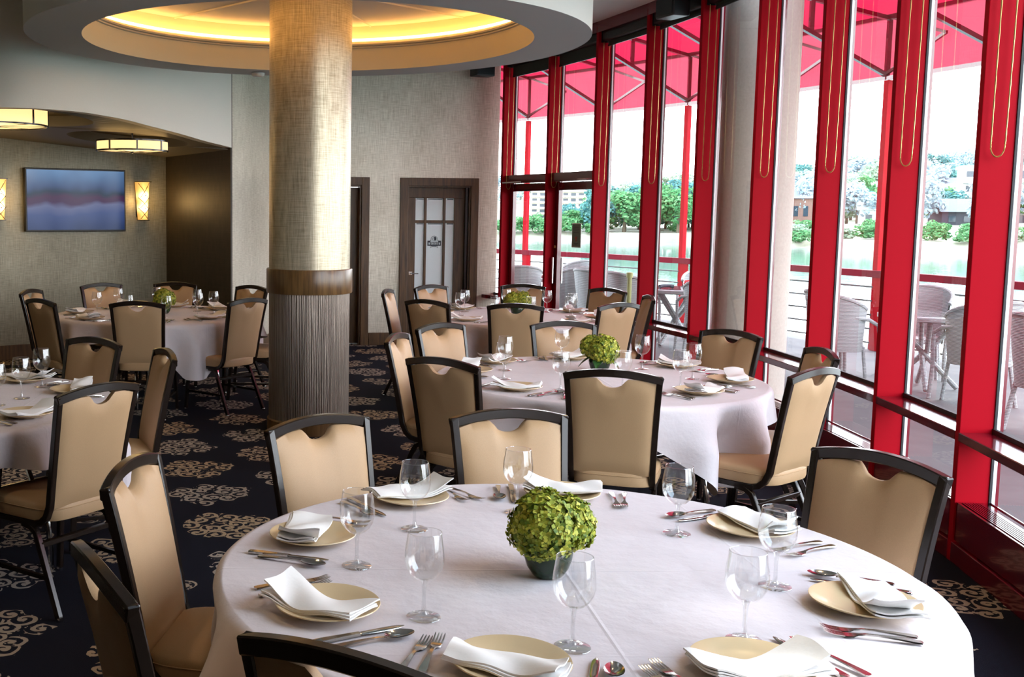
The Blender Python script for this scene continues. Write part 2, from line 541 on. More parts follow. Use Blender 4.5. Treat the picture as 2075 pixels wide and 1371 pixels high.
# far wall with two door openings
wb = structure(empty('wall_back', (K3[0], K3[1], 0), atan2(K4[1] - K3[1], K4[0] - K3[0])))
LB = hypot(K4[0] - K3[0], K4[1] - K3[1])
def wseg(u0, u1, z0, z1):
    m = MB(); m.box(((u0 + u1) / 2, .11, (z0 + z1) / 2), (u1 - u0, .22, z1 - z0)); return m.build('wall_section', 'grasscloth', wb)
for a in ((0, .33, 0, CEIL), (.33, 1.15, 2.01, CEIL), (1.15, 1.74, 0, CEIL), (1.74, 2.545, 2.01, CEIL), (2.545, LB, 0, CEIL)):
    wseg(*a)
def baseb(name, p, q, off=.02, z=.158):
    d = Vector((q[0] - p[0], q[1] - p[1])).normalized(); n = Vector((d.y, -d.x)) * off
    m = MB(); m.prism([p, q, (q[0] + n.x, q[1] + n.y), (p[0] + n.x, p[1] + n.y)], 0, z)
    return structure(m.build(name, 'wood', bevel=.004))
ub = Vector((K4[0] - K3[0], K4[1] - K3[1])).normalized()
def wp(u): return (K3[0] + ub.x * u, K3[1] + ub.y * u)
baseb('baseboard_back', wp(1.256), wp(1.64))
baseb('baseboard_corner', wp(2.645), wp(LB))
baseb('baseboard_alcove', (-6.4, 10.064), K1, .02, .17)
baseb('baseboard_alcove_side', K1, K2, .02, .17)
baseb('baseboard_return', K2, K3)

def casing(d, u0, u1, top, w=.10):
    """three timber casing boards and a lining, in the wall's own frame"""
    for nm, c, s in (('casing_board', (u0 - w / 2, -.012, top / 2 + w / 2), (w, .03, top + w)), ('casing_board', (u1 + w / 2, -.012, top / 2 + w / 2), (w, .03, top + w)),
                     ('casing_head', ((u0 + u1) / 2, -.012, top + w / 2), (u1 - u0, .03, w))):
        m = MB(); m.box(c, s); m.build(nm, 'wood', d, bevel=.004)
    for c, s in (((u0 + .01, .10, top / 2), (.02, .2, top)), ((u1 - .01, .10, top / 2), (.02, .2, top)), (((u0 + u1) / 2, .10, top - .01), (u1 - u0 - .04, .2, .02))):
        m = MB(); m.box(c, s); m.build('jamb', 'wood', d)
d1_ = structure(empty('door_1', wb.location, wb.rotation_euler[2]))
casing(d1_, .33, 1.15, 2.01)
m = MB(); m.box((.74, .17, .995), (.78, .04, 1.98)); leaf = m.build('door_leaf', 'wood', d1_, bevel=.004)
for a, b in ((.3, .9), (1.1, 1.8)):
    m = MB(); m.box((.74, .146, (a + b) / 2), (.5, .012, b - a)); m.build('raised_panel', 'wood', leaf, bevel=.005)
m = MB(); m.tube([(.46, .15, 1.02), (.46, .10, 1.02), (.56, .10, 1.02)], .009); m.build('lever_handle', 'chrome', leaf, smooth=True)

d2_ = structure(empty('door_2', wb.location, wb.rotation_euler[2]))
casing(d2_, 1.74, 2.545, 2.01)
L0, L1 = 1.765, 2.522       # leaf edges
yl = .10
def part_box(nm, c, s, mt, par, bev=.003):
    m = MB(); m.box(c, s); return m.build(nm, mt, par, bevel=bev)
lf = part_box('bottom_rail', ((L0 + L1) / 2, yl, .16), (L1 - L0, .045, .31), 'wood', d2_)
part_box('top_rail', ((L0 + L1) / 2, yl, 1.925), (L1 - L0, .045, .13), 'wood', d2_)
part_box('stile', (L0 + .045, yl, 1.085), (.09, .045, 1.55), 'wood', d2_)
part_box('stile', (L1 - .0825, yl, 1.085), (.165, .045, 1.55), 'wood', d2_)
part_box('door_stop', (L1 - .02, yl - .05, 1.0), (.035, .05, 1.98), 'frame_brown', d2_)
part_box('closed_back', ((L0 + L1) / 2, .205, 1.0), (.80, .02, 2.0), 'frame_brown', d2_)
gx0, gx1 = L0 + .09, L1 - .165
xs = [gx0, gx0 + .115, gx0 + .145, gx0 + .36, gx0 + .39, gx1]
part_box('glazing_bar', ((xs[1] + xs[2]) / 2, yl, 1.085), (.03, .04, 1.55), 'wood', d2_)
part_box('glazing_bar', ((xs[3] + xs[4]) / 2, yl, 1.085), (.03, .04, 1.55), 'wood', d2_)
for a, b in ((xs[0], xs[1]), (xs[2], xs[3]), (xs[4], xs[5])):
    part_box('glazing_bar', ((a + b) / 2, yl, 1.56), (b - a, .038, .035), 'wood', d2_)
    part_box('pane', ((a + b) / 2, yl + .005, 1.718), (b - a, .008, .28), 'frosted_glass', d2_, 0)
    pn = part_box('pane', ((a + b) / 2, yl + .005, .93), (b - a, .008, 1.23), 'frosted_glass', d2_, 0)
    for zz in (1.845, 1.535):
        part_box('clear_strip', ((a + b) / 2 + .005, yl - .001, zz), (b - a - .03, .002, .018), 'dark_window', d2_, 0)
hd = part_box('lever_plate', (L0 + .035, yl - .026, .905), (.045, .008, .045), 'chrome', d2_, .002)
m = MB(); m.tube([(L0 + .035, yl - .03, .905), (L0 + .035, yl - .06, .905), (L0 + .13, yl - .06, .905)], .007); m.build('lever_handle', 'chrome', d2_, smooth=True)
# printed emblem on the middle pane: arched portrait above a dark nameplate and a small ribbon
lx, lz, ly = (xs[2] + xs[3]) / 2, 1.29, yl - .0015
em = empty('emblem', (0, 0, 0)); em.parent = d2_
def flat(nm, pts2, mt, par, yo=0):
    m = MB(); n_ = len(pts2)
    m.add([(lx + x, ly - yo, lz + z) for x, z in pts2] + [(lx + x, ly - yo - .0008, lz + z) for x, z in pts2],
          [tuple(range(n_)), tuple(range(2 * n_ - 1, n_ - 1, -1))] + [(i, n_ + i, n_ + (i + 1) % n_, (i + 1) % n_) for i in range(n_)])
    return m.build(nm, mt, par)
flat('arch_outline', [(.046 * cos(a), .045 + .046 * sin(a)) for a in [pi * i / 18 for i in range(19)]] + [(-.06, .02), (.06, .02)], 'navy_ink', em)
flat('arch_field', [(.042 * cos(a), .045 + .042 * sin(a)) for a in [pi * i / 18 for i in range(19)]] + [(-.052, .024), (.052, .024)], 'pale_ink', em, .001)
flat('portrait', [(.01 + .018 * cos(a), .055 + .025 * sin(a)) for a in [2 * pi * i / 14 for i in range(14)]], 'navy_ink', em, .002)
flat('portrait_face', [(-.012 + .012 * cos(a), .05 + .017 * sin(a)) for a in [2 * pi * i / 12 for i in range(12)]], 'navy_ink', em, .0015)
flat('portrait_cheek', [(-.010 + .0105 * cos(a), .05 + .015 * sin(a)) for a in [2 * pi * i / 12 for i in range(12)]], 'pale_ink', em, .0025)
flat('nameplate', [(-.088, -.035), (.088, -.035), (.088, .03), (-.088, .03)], 'navy_ink', em, .0012)
flat('nameplate_cap', [(-.055, .012), (.055, .012), (.042, .032), (-.042, .032)], 'pale_ink', em, .0022)
for i, (x0, x1) in enumerate(((-.074, -.055), (-.044, -.03), (-.024, -.012), (-.006, .008), (.014, .028), (.034, .046), (.058, .074))):
    flat('nameplate_letter', [(x0, -.02), (x1, -.02), (x1, .006), (x0, .006)], 'pale_ink', em, .0022)
    if i in (1, 3, 5): flat('letter_counter', [(x0 + .004, -.013), (x1 - .003, -.013), (x1 - .003, -.003), (x0 + .004, -.003)], 'navy_ink', em, .003)
flat('ribbon', [(-.05, -.062), (-.03, -.05), (.03, -.05), (.05, -.062), (.042, -.034), (-.042, -.034)], 'navy_ink', em, .0016)
flat('ribbon_field', [(-.045, -.057), (-.03, -.047), (.03, -.047), (.045, -.057), (.038, -.037), (-.038, -.037)], 'pale_ink', em, .0024)
for x in (-.024, -.012, 0, .012, .024): flat('ribbon_letter', [(x - .004, -.046), (x + .004, -.046), (x + .004, -.041), (x - .004, -.041)], 'navy_ink', em, .0032)

# ---------------------------------------------------------------- bulkhead over the alcove and its ceiling
BK = [(-6.5, 9.4, 2.52), (-5.0, 9.12, 2.52), (-3.6, 8.98, 2.52), (-3.1, 8.97, 2.522), (-2.637, 9.0, 2.522), (-2.338, 9.15, 2.525), (-2.087, 9.45, 2.528), (-1.92, 9.73, 2.52), (-1.77, 10.0, 2.506), (-1.579, 10.33, 2.470),
      (-1.355, 10.72, 2.428), (-1.149, 11.16, 2.385), (-1.04, 11.42, 2.37), (-.945, 11.67, 2.356)]
def catmull(pts, n=6):
    out = []
    P_ = [Vector(p) for p in pts]
    for i in range(len(P_) - 1):
        a, b, c, d = P_[max(i - 1, 0)], P_[i], P_[i + 1], P_[min(i + 2, len(P_) - 1)]
        for k in range(n):
            s = k / n
            out.append(.5 * ((2 * b) + (c - a) * s + (2 * a - 5 * b + 4 * c - d) * s * s + (3 * b - a - 3 * c + d) * s ** 3))
    out.append(P_[-1])
    return out
bp = catmull(BK, 5)
m = MB(); n_ = len(bp)
nrm = []
for i in range(n_):
    d = (bp[min(i + 1, n_ - 1)] - bp[max(i - 1, 0)]); nv = Vector((-d.y, d.x, 0)).normalized(); nrm.append(nv * .10)
vs = []
for p, q in zip(bp, nrm):
    vs += [(p.x, p.y, p.z), (p.x, p.y, CEIL), (p.x + q.x, p.y + q.y, CEIL), (p.x + q.x, p.y + q.y, p.z)]
fs = []
for i in range(n_ - 1):
    for k in range(4):
        fs.append((i * 4 + k, i * 4 + (k + 1) % 4, i * 4 + 4 + (k + 1) % 4, i * 4 + 4 + k))
fs += [(0, 1, 2, 3), tuple((n_ - 1) * 4 + k for k in (3, 2, 1, 0))]
m.add(vs, fs)
structure(m.build('wall_bulkhead', 'bulkhead_vinyl', smooth=True))

def zc(x, y):      # gently sloping alcove ceiling
    return 2.565 - .055 * (x + 2.6) - .052 * (y - 9.0)
LAMPS = [(-2.99, 9.92, .50, 2.435, 2.60, .92), (-1.87, 10.85, .35, 2.265, 2.365, .80)]
outer = [(p.x + q.x * .9, p.y + q.y * .9) for p, q in zip(bp, nrm)] + [(K2[0] + .0, K2[1] + .05), (K1[0], K1[1]), (-6.5, 10.0)]
hole_a = [(LAMPS[0][0] + .92 * cos(2 * pi * i / 40), LAMPS[0][1] + .70 * sin(2 * pi * i / 40)) for i in range(40)]
hole_b = [(LAMPS[1][0] - .12 + .62 * cos(2 * pi * i / 40), LAMPS[1][1] + .45 + .62 * sin(2 * pi * i / 40)) for i in range(40)]
al = structure(empty('ceiling_alcove', (0, 0, 0)))
polys = [[Vector((x, y, 0)) for x, y in outer], [Vector((x, y, 0)) for x, y in hole_a[::-1]], [Vector((x, y, 0)) for x, y in hole_b[::-1]]]
tri = tessellate_polygon(polys)
flatp = [v for pl in polys for v in pl]
zs = [(bp[i].z + .002 if i < len(bp) else zc(v.x, v.y)) for i, v in enumerate(flatp)]
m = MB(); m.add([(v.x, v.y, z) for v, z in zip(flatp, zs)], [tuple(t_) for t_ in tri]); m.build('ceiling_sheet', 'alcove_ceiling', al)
for hp in (hole_a, hole_b):
    m = MB(); k = len(hp); dz = .10
    vs = [(x, y, zc(x, y)) for x, y in hp] + [(x, y, zc(x, y) + dz) for x, y in hp]
    m.add(vs, [(i, (i + 1) % k, k + (i + 1) % k, k + i) for i in range(k)]); m.build('recess_rim', 'alcove_ceiling', al, smooth=True)
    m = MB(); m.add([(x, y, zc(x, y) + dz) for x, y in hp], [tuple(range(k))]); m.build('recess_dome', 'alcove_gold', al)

# ---------------------------------------------------------------- round column and the ring soffit it passes through
CX, CY = -.075, 8.30
colm = structure(empty('column', (CX, CY, 0)))
m = MB(); m.lathe([(.312, 1.25), (.312, 3.36)], 64); m.build('upper_shaft', 'column_cloth', colm, smooth=True)
m = MB(); m.lathe([(.312, 0), (.312, 1.08)], 96); m.build('lower_shaft', 'ribbed_bronze', colm, smooth=True)
m = MB(); m.lathe([(.312, 1.068), (.328, 1.068), (.332, 1.076), (.332, 1.246), (.328, 1.254), (.312, 1.254)], 64); m.build('timber_band', 'wood_band', colm, smooth=True)
m = MB(); m.lathe([(.312, 0), (.325, 0), (.325, .09), (.312, .1)], 64); m.build('plinth', 'wood_band', colm, smooth=True)

ring = structure(empty('ceiling_ring', (-.093, 8.297, 2.955)))
m = MB(); m.lathe([(1.671, 0), (2.075, 0)], 128); m.build('soffit', 'soffit_grey', ring, smooth=True)
m = MB(); m.lathe([(2.075, 0), (2.075, CEIL - 2.955)], 128); m.build('outer_face', 'plaster', ring, smooth=True)
m = MB(); m.lathe([(1.671, 0), (1.671, .19)], 128); m.build('inner_face', 'cove_cream', ring, smooth=True)
m = MB(); m.lathe([(1.671, .19), (1.655, .195), (1.655, .205), (1.665, .208), (1.65, .215), (1.65, .228), (1.69, .255), (1.72, .262)], 128); m.build('cove_moulding', 'moulding', ring, smooth=True, angle=25)
m = MB(); m.lathe([(1.78, .262), (1.78, .405)], 128); m.build('cove_riser', 'cove_cream', ring, smooth=True)
m = MB(); m.lathe([(1.72, .262), (1.78, .262)], 128); m.build('cove_ledge', 'cove_cream', ring, smooth=True)
m = MB(); m.lathe([(1.725 + .012 * cos(a), .276 + .012 * sin(a)) for a in [2 * pi * i / 8 for i in range(8)]], 128, close=True); m.build('light_strip', 'cove_light', ring, smooth=True)
m = MB(); m.lathe([(0, .405), (1.78, .405)], 96); m.build('dome_panel', 'ceiling_white', ring)
for a in range(0, 360, 30):
    m = MB(); m.bar([(.36 * cos(R(a + 12)), .36 * sin(R(a + 12)), .402), (1.77 * cos(R(a + 12)), 1.77 * sin(R(a + 12)), .402)], .02, .006, (0, 0, 1)); m.build('dome_rib', 'plaster', ring)

# ---------------------------------------------------------------- window wall: bays between deep red fins
LG = 2 * RG * sin(STEP / 2)
hl = LG / 2
def bx(c, s, **kw):
    m = MB(); m.box(c, s); return m.mesh('mesh', **kw)
def shared(name, me, mt, parent, loc=(0, 0, 0)):
    o = bpy.data.objects.new(name, me)
    if not me.materials: me.materials.append(MAT[mt])
    COL.objects.link(o); o.parent = parent; o.location = loc
    return o
HEADZ = 3.60
me_fin = bx((0, -.0825, HEADZ / 2), (.046, .165, HEADZ), bevel=.003)
me_cap = bx((0, .025, HEADZ / 2), (.048, .016, HEADZ))
me_gask = bx((0, -.006, HEADZ / 2), (.060, .012, HEADZ))
me_bead = bx((0, .009, HEADZ / 2), (.050, .017, HEADZ))
iw = LG - .046
me_rail = bx((0, -.0825, .6225), (iw, .165, .045), bevel=.004)
me_railg = bx((0, -.008, .657), (iw, .016, .022))
me_kerb = bx((0, -.06, .05), (iw, .21, .10), bevel=.004)
me_head = bx((0, -.0825, (HEADZ - .06 + CEIL) / 2), (LG, .165, CEIL - HEADZ + .06))
def pane_mesh(z0, z1, w=iw):
    m = MB(); m.add([(-w / 2, 0, z0), (w / 2, 0, z0), (w / 2, 0, z1), (-w / 2, 0, z1)], [(0, 1, 2, 3)]); return m.mesh('pane')
me_up = pane_mesh(.645, HEADZ); me_lo = pane_mesh(.10, .60); me_tr = pane_mesh(2.13, HEADZ)
me_trans = bx((0, -.06, 2.085), (iw, .12, .10), bevel=.003)
BAYS = {}
wi = 0; di = 2
for k in range(-4, 9):
    a = PHI(k) + STEP / 2
    door = k in (6, 7)
    if door:
        di += 1; nm = 'door_%d' % di
    else:
        wi += 1; nm = 'window_%d' % wi
    rm = RG * cos(STEP / 2)
    b = structure(empty(nm, on_arc(rm, a), a - pi / 2)); BAYS[k] = b
    shared('mullion', me_fin, 'red_paint', b, (hl, 0, 0))
    if k == 8: shared('mullion', me_fin, 'red_paint', b, (-hl, 0, 0))
    shared('outer_cap', me_cap, 'darkened_red', b, (hl, 0, 0))
    shared('gasket', me_gask, 'black_rubber', b, (hl, 0, 0))
    shared('glazing_bead', me_bead, 'white_bead', b, (hl, 0, 0))
    shared('head_beam', me_head, 'darkened_red', b)
    if not door:
        shared('sill_rail', me_rail, 'darkened_red', b)  # same red as the fins, its shaded front worked into the colour
        shared('sill_gasket', me_railg, 'black_rubber', b)
        shared('kerb', me_kerb, 'darkened_red', b)
        shared('upper_pane', me_up, 'window_glass', b)
        shared('lower_pane', me_lo, 'window_glass', b)
    else:
        shared('transom_bar', me_trans, 'darkened_red', b)
        shared('transom_pane', me_tr, 'window_glass', b)
        # door leaf: stiles, rails, glass
        w2 = iw / 2
        st = .085
        hs = -1 if k == 6 else 1     # meeting side
        part_box('door_stile', (-w2 + st / 2 + .003, -.03, 1.015), (st, .05, 2.03), 'darkened_red', b)
        part_box('door_stile', (w2 - st / 2 - .003, -.03, 1.015), (st, .05, 2.03), 'darkened_red', b)
        part_box('door_top_rail', (0, -.03, 1.985), (iw - 2 * st - .006, .05, .09), 'darkened_red', b)
        part_box('door_bottom_rail', (0, -.03, .14), (iw - 2 * st - .006, .05, .26), 'darkened_red', b)
        shared('door_pane', pane_mesh(.27, 1.94, iw - 2 * st), 'window_glass', b, (0, -.03, 0))
        part_box('pull_handle', (hs * (w2 - st / 2), -.085, 1.03), (.035, .015, .30), 'aluminium', b)
        part_box('pull_handle', (hs * (w2 - st / 2), .03, 1.03), (.035, .015, .30), 'aluminium', b)
        part_box('lock_rose', (hs * (w2 - st / 2), -.06, 1.30), (.03, .012, .03), 'brass_chain', b, .004)
        part_box('closer_box', (-hs * .22, -.085, 2.09), (.26, .06, .055), 'darkened_red', b)
        m = MB(); m.tube([(-hs * .12, -.12, 2.05), (-hs * .44, -.19, 2.045), (-hs * .47, -.09, 2.045)], .009); m.build('closer_arm', 'aluminium', b)

# roller shades with bead chains, one over every bay
me_cass = MB().box((0, -.075, 3.50), (iw - .004, .10, .10)).mesh('cassette', bevel=.02, bseg=3)
me_br = bx((0, -.075, 3.50), (.012, .115, .125))
def chain_mesh():
    m = MB(); zb = 1.97
    path = [(0, -.118, 3.44), (0, -.125, 2.6), (0, -.128, 2.1)] + [(0, -.098 - .03 * cos(a), zb + .05 - .05 * sin(a)) for a in [pi * i / 8 for i in range(9)]] + [(0, -.066, 2.1), (0, -.06, 2.6), (0, -.055, 3.44)]
    # beads as tight bulges along the cord
    pts = catmull(path, 10); rad = [.0042 if i % 2 else .0028 for i in range(len(pts))]
    m.tube(pts, rad, 5)
    return m.mesh('chain', smooth=True)
me_chain = chain_mesh()
ORD = {0: 'right of the rightmost full fin', }
def bay_words(k):
    return {8: 'between the far wall and the doors', 7: 'over the left glass door', 6: 'over the right glass door', 5: 'first bay right of the glass doors', 4: 'second bay right of the glass doors',
            3: 'bay just left of the concrete pillar', 2: 'bay just right of the concrete pillar', 1: 'second bay right of the concrete pillar', 0: 'third bay right of the concrete pillar',
            -1: 'rightmost bay at the edge of the view'}.get(k)
for k in range(-1, 8):
    r_ = empty('roller_shade', BAYS[k].location, BAYS[k].rotation_euler[2])
    tag(r_, 'black roller shade rolled up, ' + bay_words(k), 'window shade', 'roller shades along the window wall')
    shared('cassette', me_cass, 'black_plastic', r_)
    zb = 3.33 if k >= 6 else 3.41
    shared('shade_cloth', bx((0, -.06, (3.46 + zb) / 2), (iw - .05, .003, 3.46 - zb)), 'shade_fabric', r_)
    shared('bottom_bar', bx((0, -.06, zb), (iw - .05, .012, .02)), 'black_plastic', r_)
    shared('bracket', me_br, 'black_plastic', r_, (-iw / 2 + .01, 0, 0))
    shared('bead_chain', me_chain, 'brass_chain', r_, (-hl + .065, 0, 0))

# convector heaters along the kerb
me_hf = bx((0, -.150, .205), (iw - .03, .012, .19), bevel=.002)
me_hb = bx((0, -.045, .205), (iw - .03, .012, .19))
me_he = bx((0, -.0975, .205), (.010, .117, .19))
me_sl = bx((0, 0, .297), (iw - .06, .006, .012))
for k in range(-3, 3):
    h = empty('convector_heater', BAYS[k].location, BAYS[k].rotation_euler[2])
    w_ = {-1: 'nearest heater on the right edge', 0: 'left of the nearest fin', 1: 'heater beside the middle table', 2: 'farthest heater by the concrete pillar',
          -2: 'heater just outside the right edge', -3: 'heater far outside the right edge'}[k]
    tag(h, 'low dark red convector heater with slotted top, ' + w_, 'heater', 'convector heaters below the windows')
    shared('front_panel', me_hf, 'darkened_red', h); shared('back_panel', me_hb, 'darkened_red', h)
    shared('end_plate', me_he, 'red_paint', h, (iw / 2 - .02, 0, 0)); shared('end_plate', me_he, 'red_paint', h, (-iw / 2 + .02, 0, 0))
    for j in range(7): shared('grille_slat', me_sl, 'darkened_red', h, (0, -.135 + j * .0125, 0))
    shared('foot', bx((0, -.09, .105), (.05, .09, .012)), 'red_paint', h, (.3, 0, 0))
    shared('foot', h.children[-1].data, 'red_paint', h, (-.3, 0, 0))

# notice taped to the right door pane
nb = BAYS[6]
no = empty('paper_notice', nb.location, nb.rotation_euler[2]); tag(no, 'small framed paper notice with a red emblem taped on the glass door', 'notice')
def nbx(nm, c, s, mt): m = MB(); m.box(c, s); return m.build(nm, mt, no)
nx_, nz_ = -.02, 1.44
nbx('sheet_border', (nx_, -.034, nz_), (.20, .002, .27), 'smoke_white'); nbx('sheet', (nx_, -.0355, nz_), (.175, .002, .245), 'paper')
for i, (dz, w) in enumerate(((.09, .11), (.07, .13), (.05, .09), (.03, .12), (-.09, .1), (-.105, .06))): nbx('print_line', (nx_, -.037, nz_ + dz), (w, .001, .006), 'roof_grey')
m = MB(); m.prism([(x * .001, y * .001) for x, y in ((-30, 22), (-10, 14), (0, 26), (12, 14), (30, 24), (24, -2), (14, -10), (16, -34), (4, -24), (-12, -36), (-10, -12), (-26, 0))], 0, .001)
eo = m.build('red_emblem', 'red_ink', no); eo.location = (nx_, -.0368, nz_ - .035); eo.rotation_euler = (pi / 2, 0, 0)

# loudspeakers near the ceiling
def speaker(loc, rz, label):
    s = empty('wall_speaker', loc, rz); tag(s, label, 'loudspeaker', 'ceiling speakers')
    m = MB(); m.box((0, 0, 0), (.26, .17, .17)); m.build('cabinet', 'black_plastic', s, bevel=.012)
    m = MB(); m.box((0, -.088, 0), (.23, .008, .14)); m.build('grille', 'black_rubber', s, bevel=.003)
    m = MB(); m.box((0, .10, .06), (.06, .1, .04)); m.build('bracket', 'black_plastic', s)
sp = Vector(on_arc(RN - .15, PHI(4) + .015, 3.46)); speaker(sp, PHI(4) - pi / 2 + .2, 'black loudspeaker on the window head beside the concrete pillar')
speaker((1.98, 13.42, 3.42), .35, 'black loudspeaker in the corner above the glass doors')
sd = MB().lathe([(0, 0), (.05, 0), (.06, .012), (.06, .03), (.045, .035), (0, .035)], 24).build('smoke_detector', 'smoke_white', smooth=True)
sd.location = (-.575, 10.10, 2.918); tag(sd, 'small white round detector under the ceiling ring left of the column', 'smoke detector')

# ================================================================== OUTSIDE: terrace, awning, river, far bank
m = MB()
A0, A1 = R(-52), R(52)
n_ = 60
vs = []; fs = []
for i in range(n_ + 1):
    a = A0 + (A1 - A0) * i / n_
    for r_, z in ((16.0, 0), (20.75, 0), (20.75, -.4), (16.0, -.4)): vs.append(on_arc(r_, a, z))
for i in range(n_):
    for k in range(4): fs.append((i * 4 + k, i * 4 + (k + 1) % 4, i * 4 + 4 + (k + 1) % 4, i * 4 + 4 + k))
m.add(vs, fs)
structure(m.build('floor_terrace', 'deck_stone'))
m = MB()
m.add([(-300, -200, -3.5), (700, -200, -3.5), (700, 900, -3.5), (-300, 900, -3.5)], [(0, 1, 2, 3)])
tag(m.build('river', 'river_water'), 'broad pale green river beyond the terrace railing', 'river', kind='stuff')

POSTS = [46.8, 36.8, 26.8, 16.7, 6.7, -3.3, -13.3]
rl = empty('terrace_railing', on_arc(20.3, R(16.7)))
tag(rl, 'red terrace railing with thin horizontal bars above the river', 'railing')
def wpart(m, name, mt, parent, **kw):
    """mesh given in world coordinates, parented under a thing at parent.location (no rotation)"""
    L = parent.location
    m.v = [(x - L.x, y - L.y, z - L.z) for x, y, z in m.v]
    return m.build(name, mt, parent, **kw)
def arcbar(r_, z, w, h, a0, a1, n=40):
    m = MB(); m.bar([on_arc(r_, R(a0 + (a1 - a0) * i / n), z) for i in range(n + 1)], w, h, (0, 0, 1)); return m
wpart(arcbar(20.3, .955, .085, .11, -16, 50), 'top_rail', 'shaded_rail_red', rl)
for z in (.79, .615, .44, .265, .09): wpart(arcbar(20.3, z, .020, .020, -16, 50), 'horizontal_bar', 'black_plastic', rl)
for a in POSTS[:6]:
    for da in (0,):
        p = on_arc(20.28, R(a - .35)); m = MB(); m.box((p[0], p[1], .46), (.03, .16, .92), R(a)); wpart(m, 'railing_post', 'red_paint', rl)
aw = empty('awning', on_arc(20.4, R(16.7)))
tag(aw, 'red fabric awning with steel frame shading the terrace', 'awning')
NS = 5
for j in range(len(POSTS) - 1):
    a1, a0 = POSTS[j], POSTS[j + 1]
    m = MB(); m.grid(NS * 2, 4, lambda u, v: on_arc(20.42, R(a0 + (a1 - a0) * u), 3.34 + .80 * v)); wpart(m, 'valance_panel', 'awning_valance', aw, smooth=True)
    m = MB(); m.grid(NS * 2, 4, lambda u, v: on_arc(20.42 - 4.3 * v, R(a0 + (a1 - a0) * u), 4.14 + .62 * v)); wpart(m, 'roof_panel', 'awning_roof', aw, smooth=True)
    wpart(arcbar(20.36, 3.36, .05, .05, a0, a1, 10), 'hem_bar', 'darkened_red', aw)
    wpart(arcbar(20.36, 4.10, .05, .05, a0, a1, 10), 'eaves_bar', 'darkened_red', aw)
    wpart(arcbar(18.3, 4.40, .04, .04, a0, a1, 10), 'purlin', 'darkened_red', aw)
for a in POSTS:
    p = on_arc(20.36, R(a)); m = MB(); m.box((p[0], p[1], 1.6), (.075, .075, 3.46), R(a)); wpart(m, 'post', 'red_paint', aw)
a = POSTS[0]
while a >= POSTS[-1] - .1:
    for p, q in (((20.36, 3.34), (20.36, 4.12)), ((20.34, 3.40), (17.6, 4.48)), ((20.34, 4.08), (16.25, 4.66)), ((19.2, 3.86), (19.2, 4.24))):
        m = MB(); m.bar([on_arc(p[0], R(a), p[1]), on_arc(q[0], R(a), q[1])], .05, .05, (0, 0, 1) if abs(p[0] - q[0]) > .1 else (1, 0, 0)); wpart(m, 'truss_bar', 'darkened_red', aw)
    # flat lattice braces between trusses
    m = MB(); m.bar([on_arc(20.33, R(a), 3.40), on_arc(20.33, R(a - 2.5), 3.78)], .035, .035, (0, 0, 1)); wpart(m, 'lattice_brace', 'darkened_red', aw)
    m = MB(); m.bar([on_arc(20.33, R(a - 2.5), 3.78), on_arc(20.33, R(a), 4.10)], .035, .035, (0, 0, 1)); wpart(m, 'lattice_brace', 'darkened_red', aw)
    a -= 5.0
for i, a in enumerate((28.5, 21.5, 17.2, 12.6, 8.6)):
    p = on_arc(17.6, R(a), 4.40)
    o = MB().lathe([(0, 0), (.075, 0), (.09, .02), (.09, .06), (0, .06)], 20).build('lamp_disc', 'awning_lamp', smooth=True)
    o.location = p; o.name = 'awning_lamp'
    tag(o, 'small round amber lamp under the red awning, ' + ('farthest, by the doors', 'behind the concrete pillar', 'just right of the concrete pillar', 'above the candle table', 'nearest the right edge')[i], 'lamp', 'amber lamps under the awning')
pl_c = structure(empty('column_terrace', (3.77, 9.39, 0)))
m = MB(); m.lathe([(.31, 0), (.31, 4.4)], 48); m.build('concrete_shaft', 'concrete', pl_c, smooth=True)
m = MB(); m.lathe([(.31, 0), (.345, 0), (.345, .06), (.31, .08)], 48); m.build('concrete_foot', 'concrete', pl_c, smooth=True)

# ---- far bank
def lerp(x, pts):
    if x <= pts[0][0]: return pts[0][1]
    for (a, b), (c, d) in zip(pts, pts[1:]):
        if x <= c: return b + (d - b) * (x - a) / (c - a)
    return pts[-1][1]
def sst(x): x = min(1, max(0, x)); return x * x * (3 - 2 * x)
def shore(az): return lerp(az, [(-20, 215), (5, 205), (12, 205), (20, 203), (24, 180), (28, 172), (33, 168), (45, 165), (70, 170)])
def ter(az, D):
    t_ = D - shore(az)
    z = -3.6 + 1.5 * sst(t_ / 5)
    w = sst((az - 19.5) / 4.5)
    z += w * (1.6 * sst((t_ - 6) / 30) + 20 * sst((D - 240) / 400) * (.72 + .28 * sst((az - 22) / 8)))
    z += (1 - w) * (.6 * sst((t_ - 6) / 40) + 16 * sst((D - 560) / 300))
    return z + .5 * noise.noise((az * .7, D * .02, 0)) * sst(t_ / 20)
m = MB()
Ds = [0, 2, 5, 9, 16, 26, 38, 52, 70, 95, 125, 160, 200, 250, 310, 380, 460, 560, 700]
azs = [-20 + i * 1.25 for i in range(73)]
for az in azs:
    for d in Ds:
        D = shore(az) - 4 + d; m.v.append((D * sin(R(az)), D * cos(R(az)), ter(az, D)))
k = len(Ds)
for i in range(len(azs) - 1):
    for j in range(k - 1): m.f.append((i * k + j, (i + 1) * k + j, (i + 1) * k + j + 1, i * k + j + 1))
structure(m.build('ground_far_bank', 'meadow', smooth=True, angle=180))

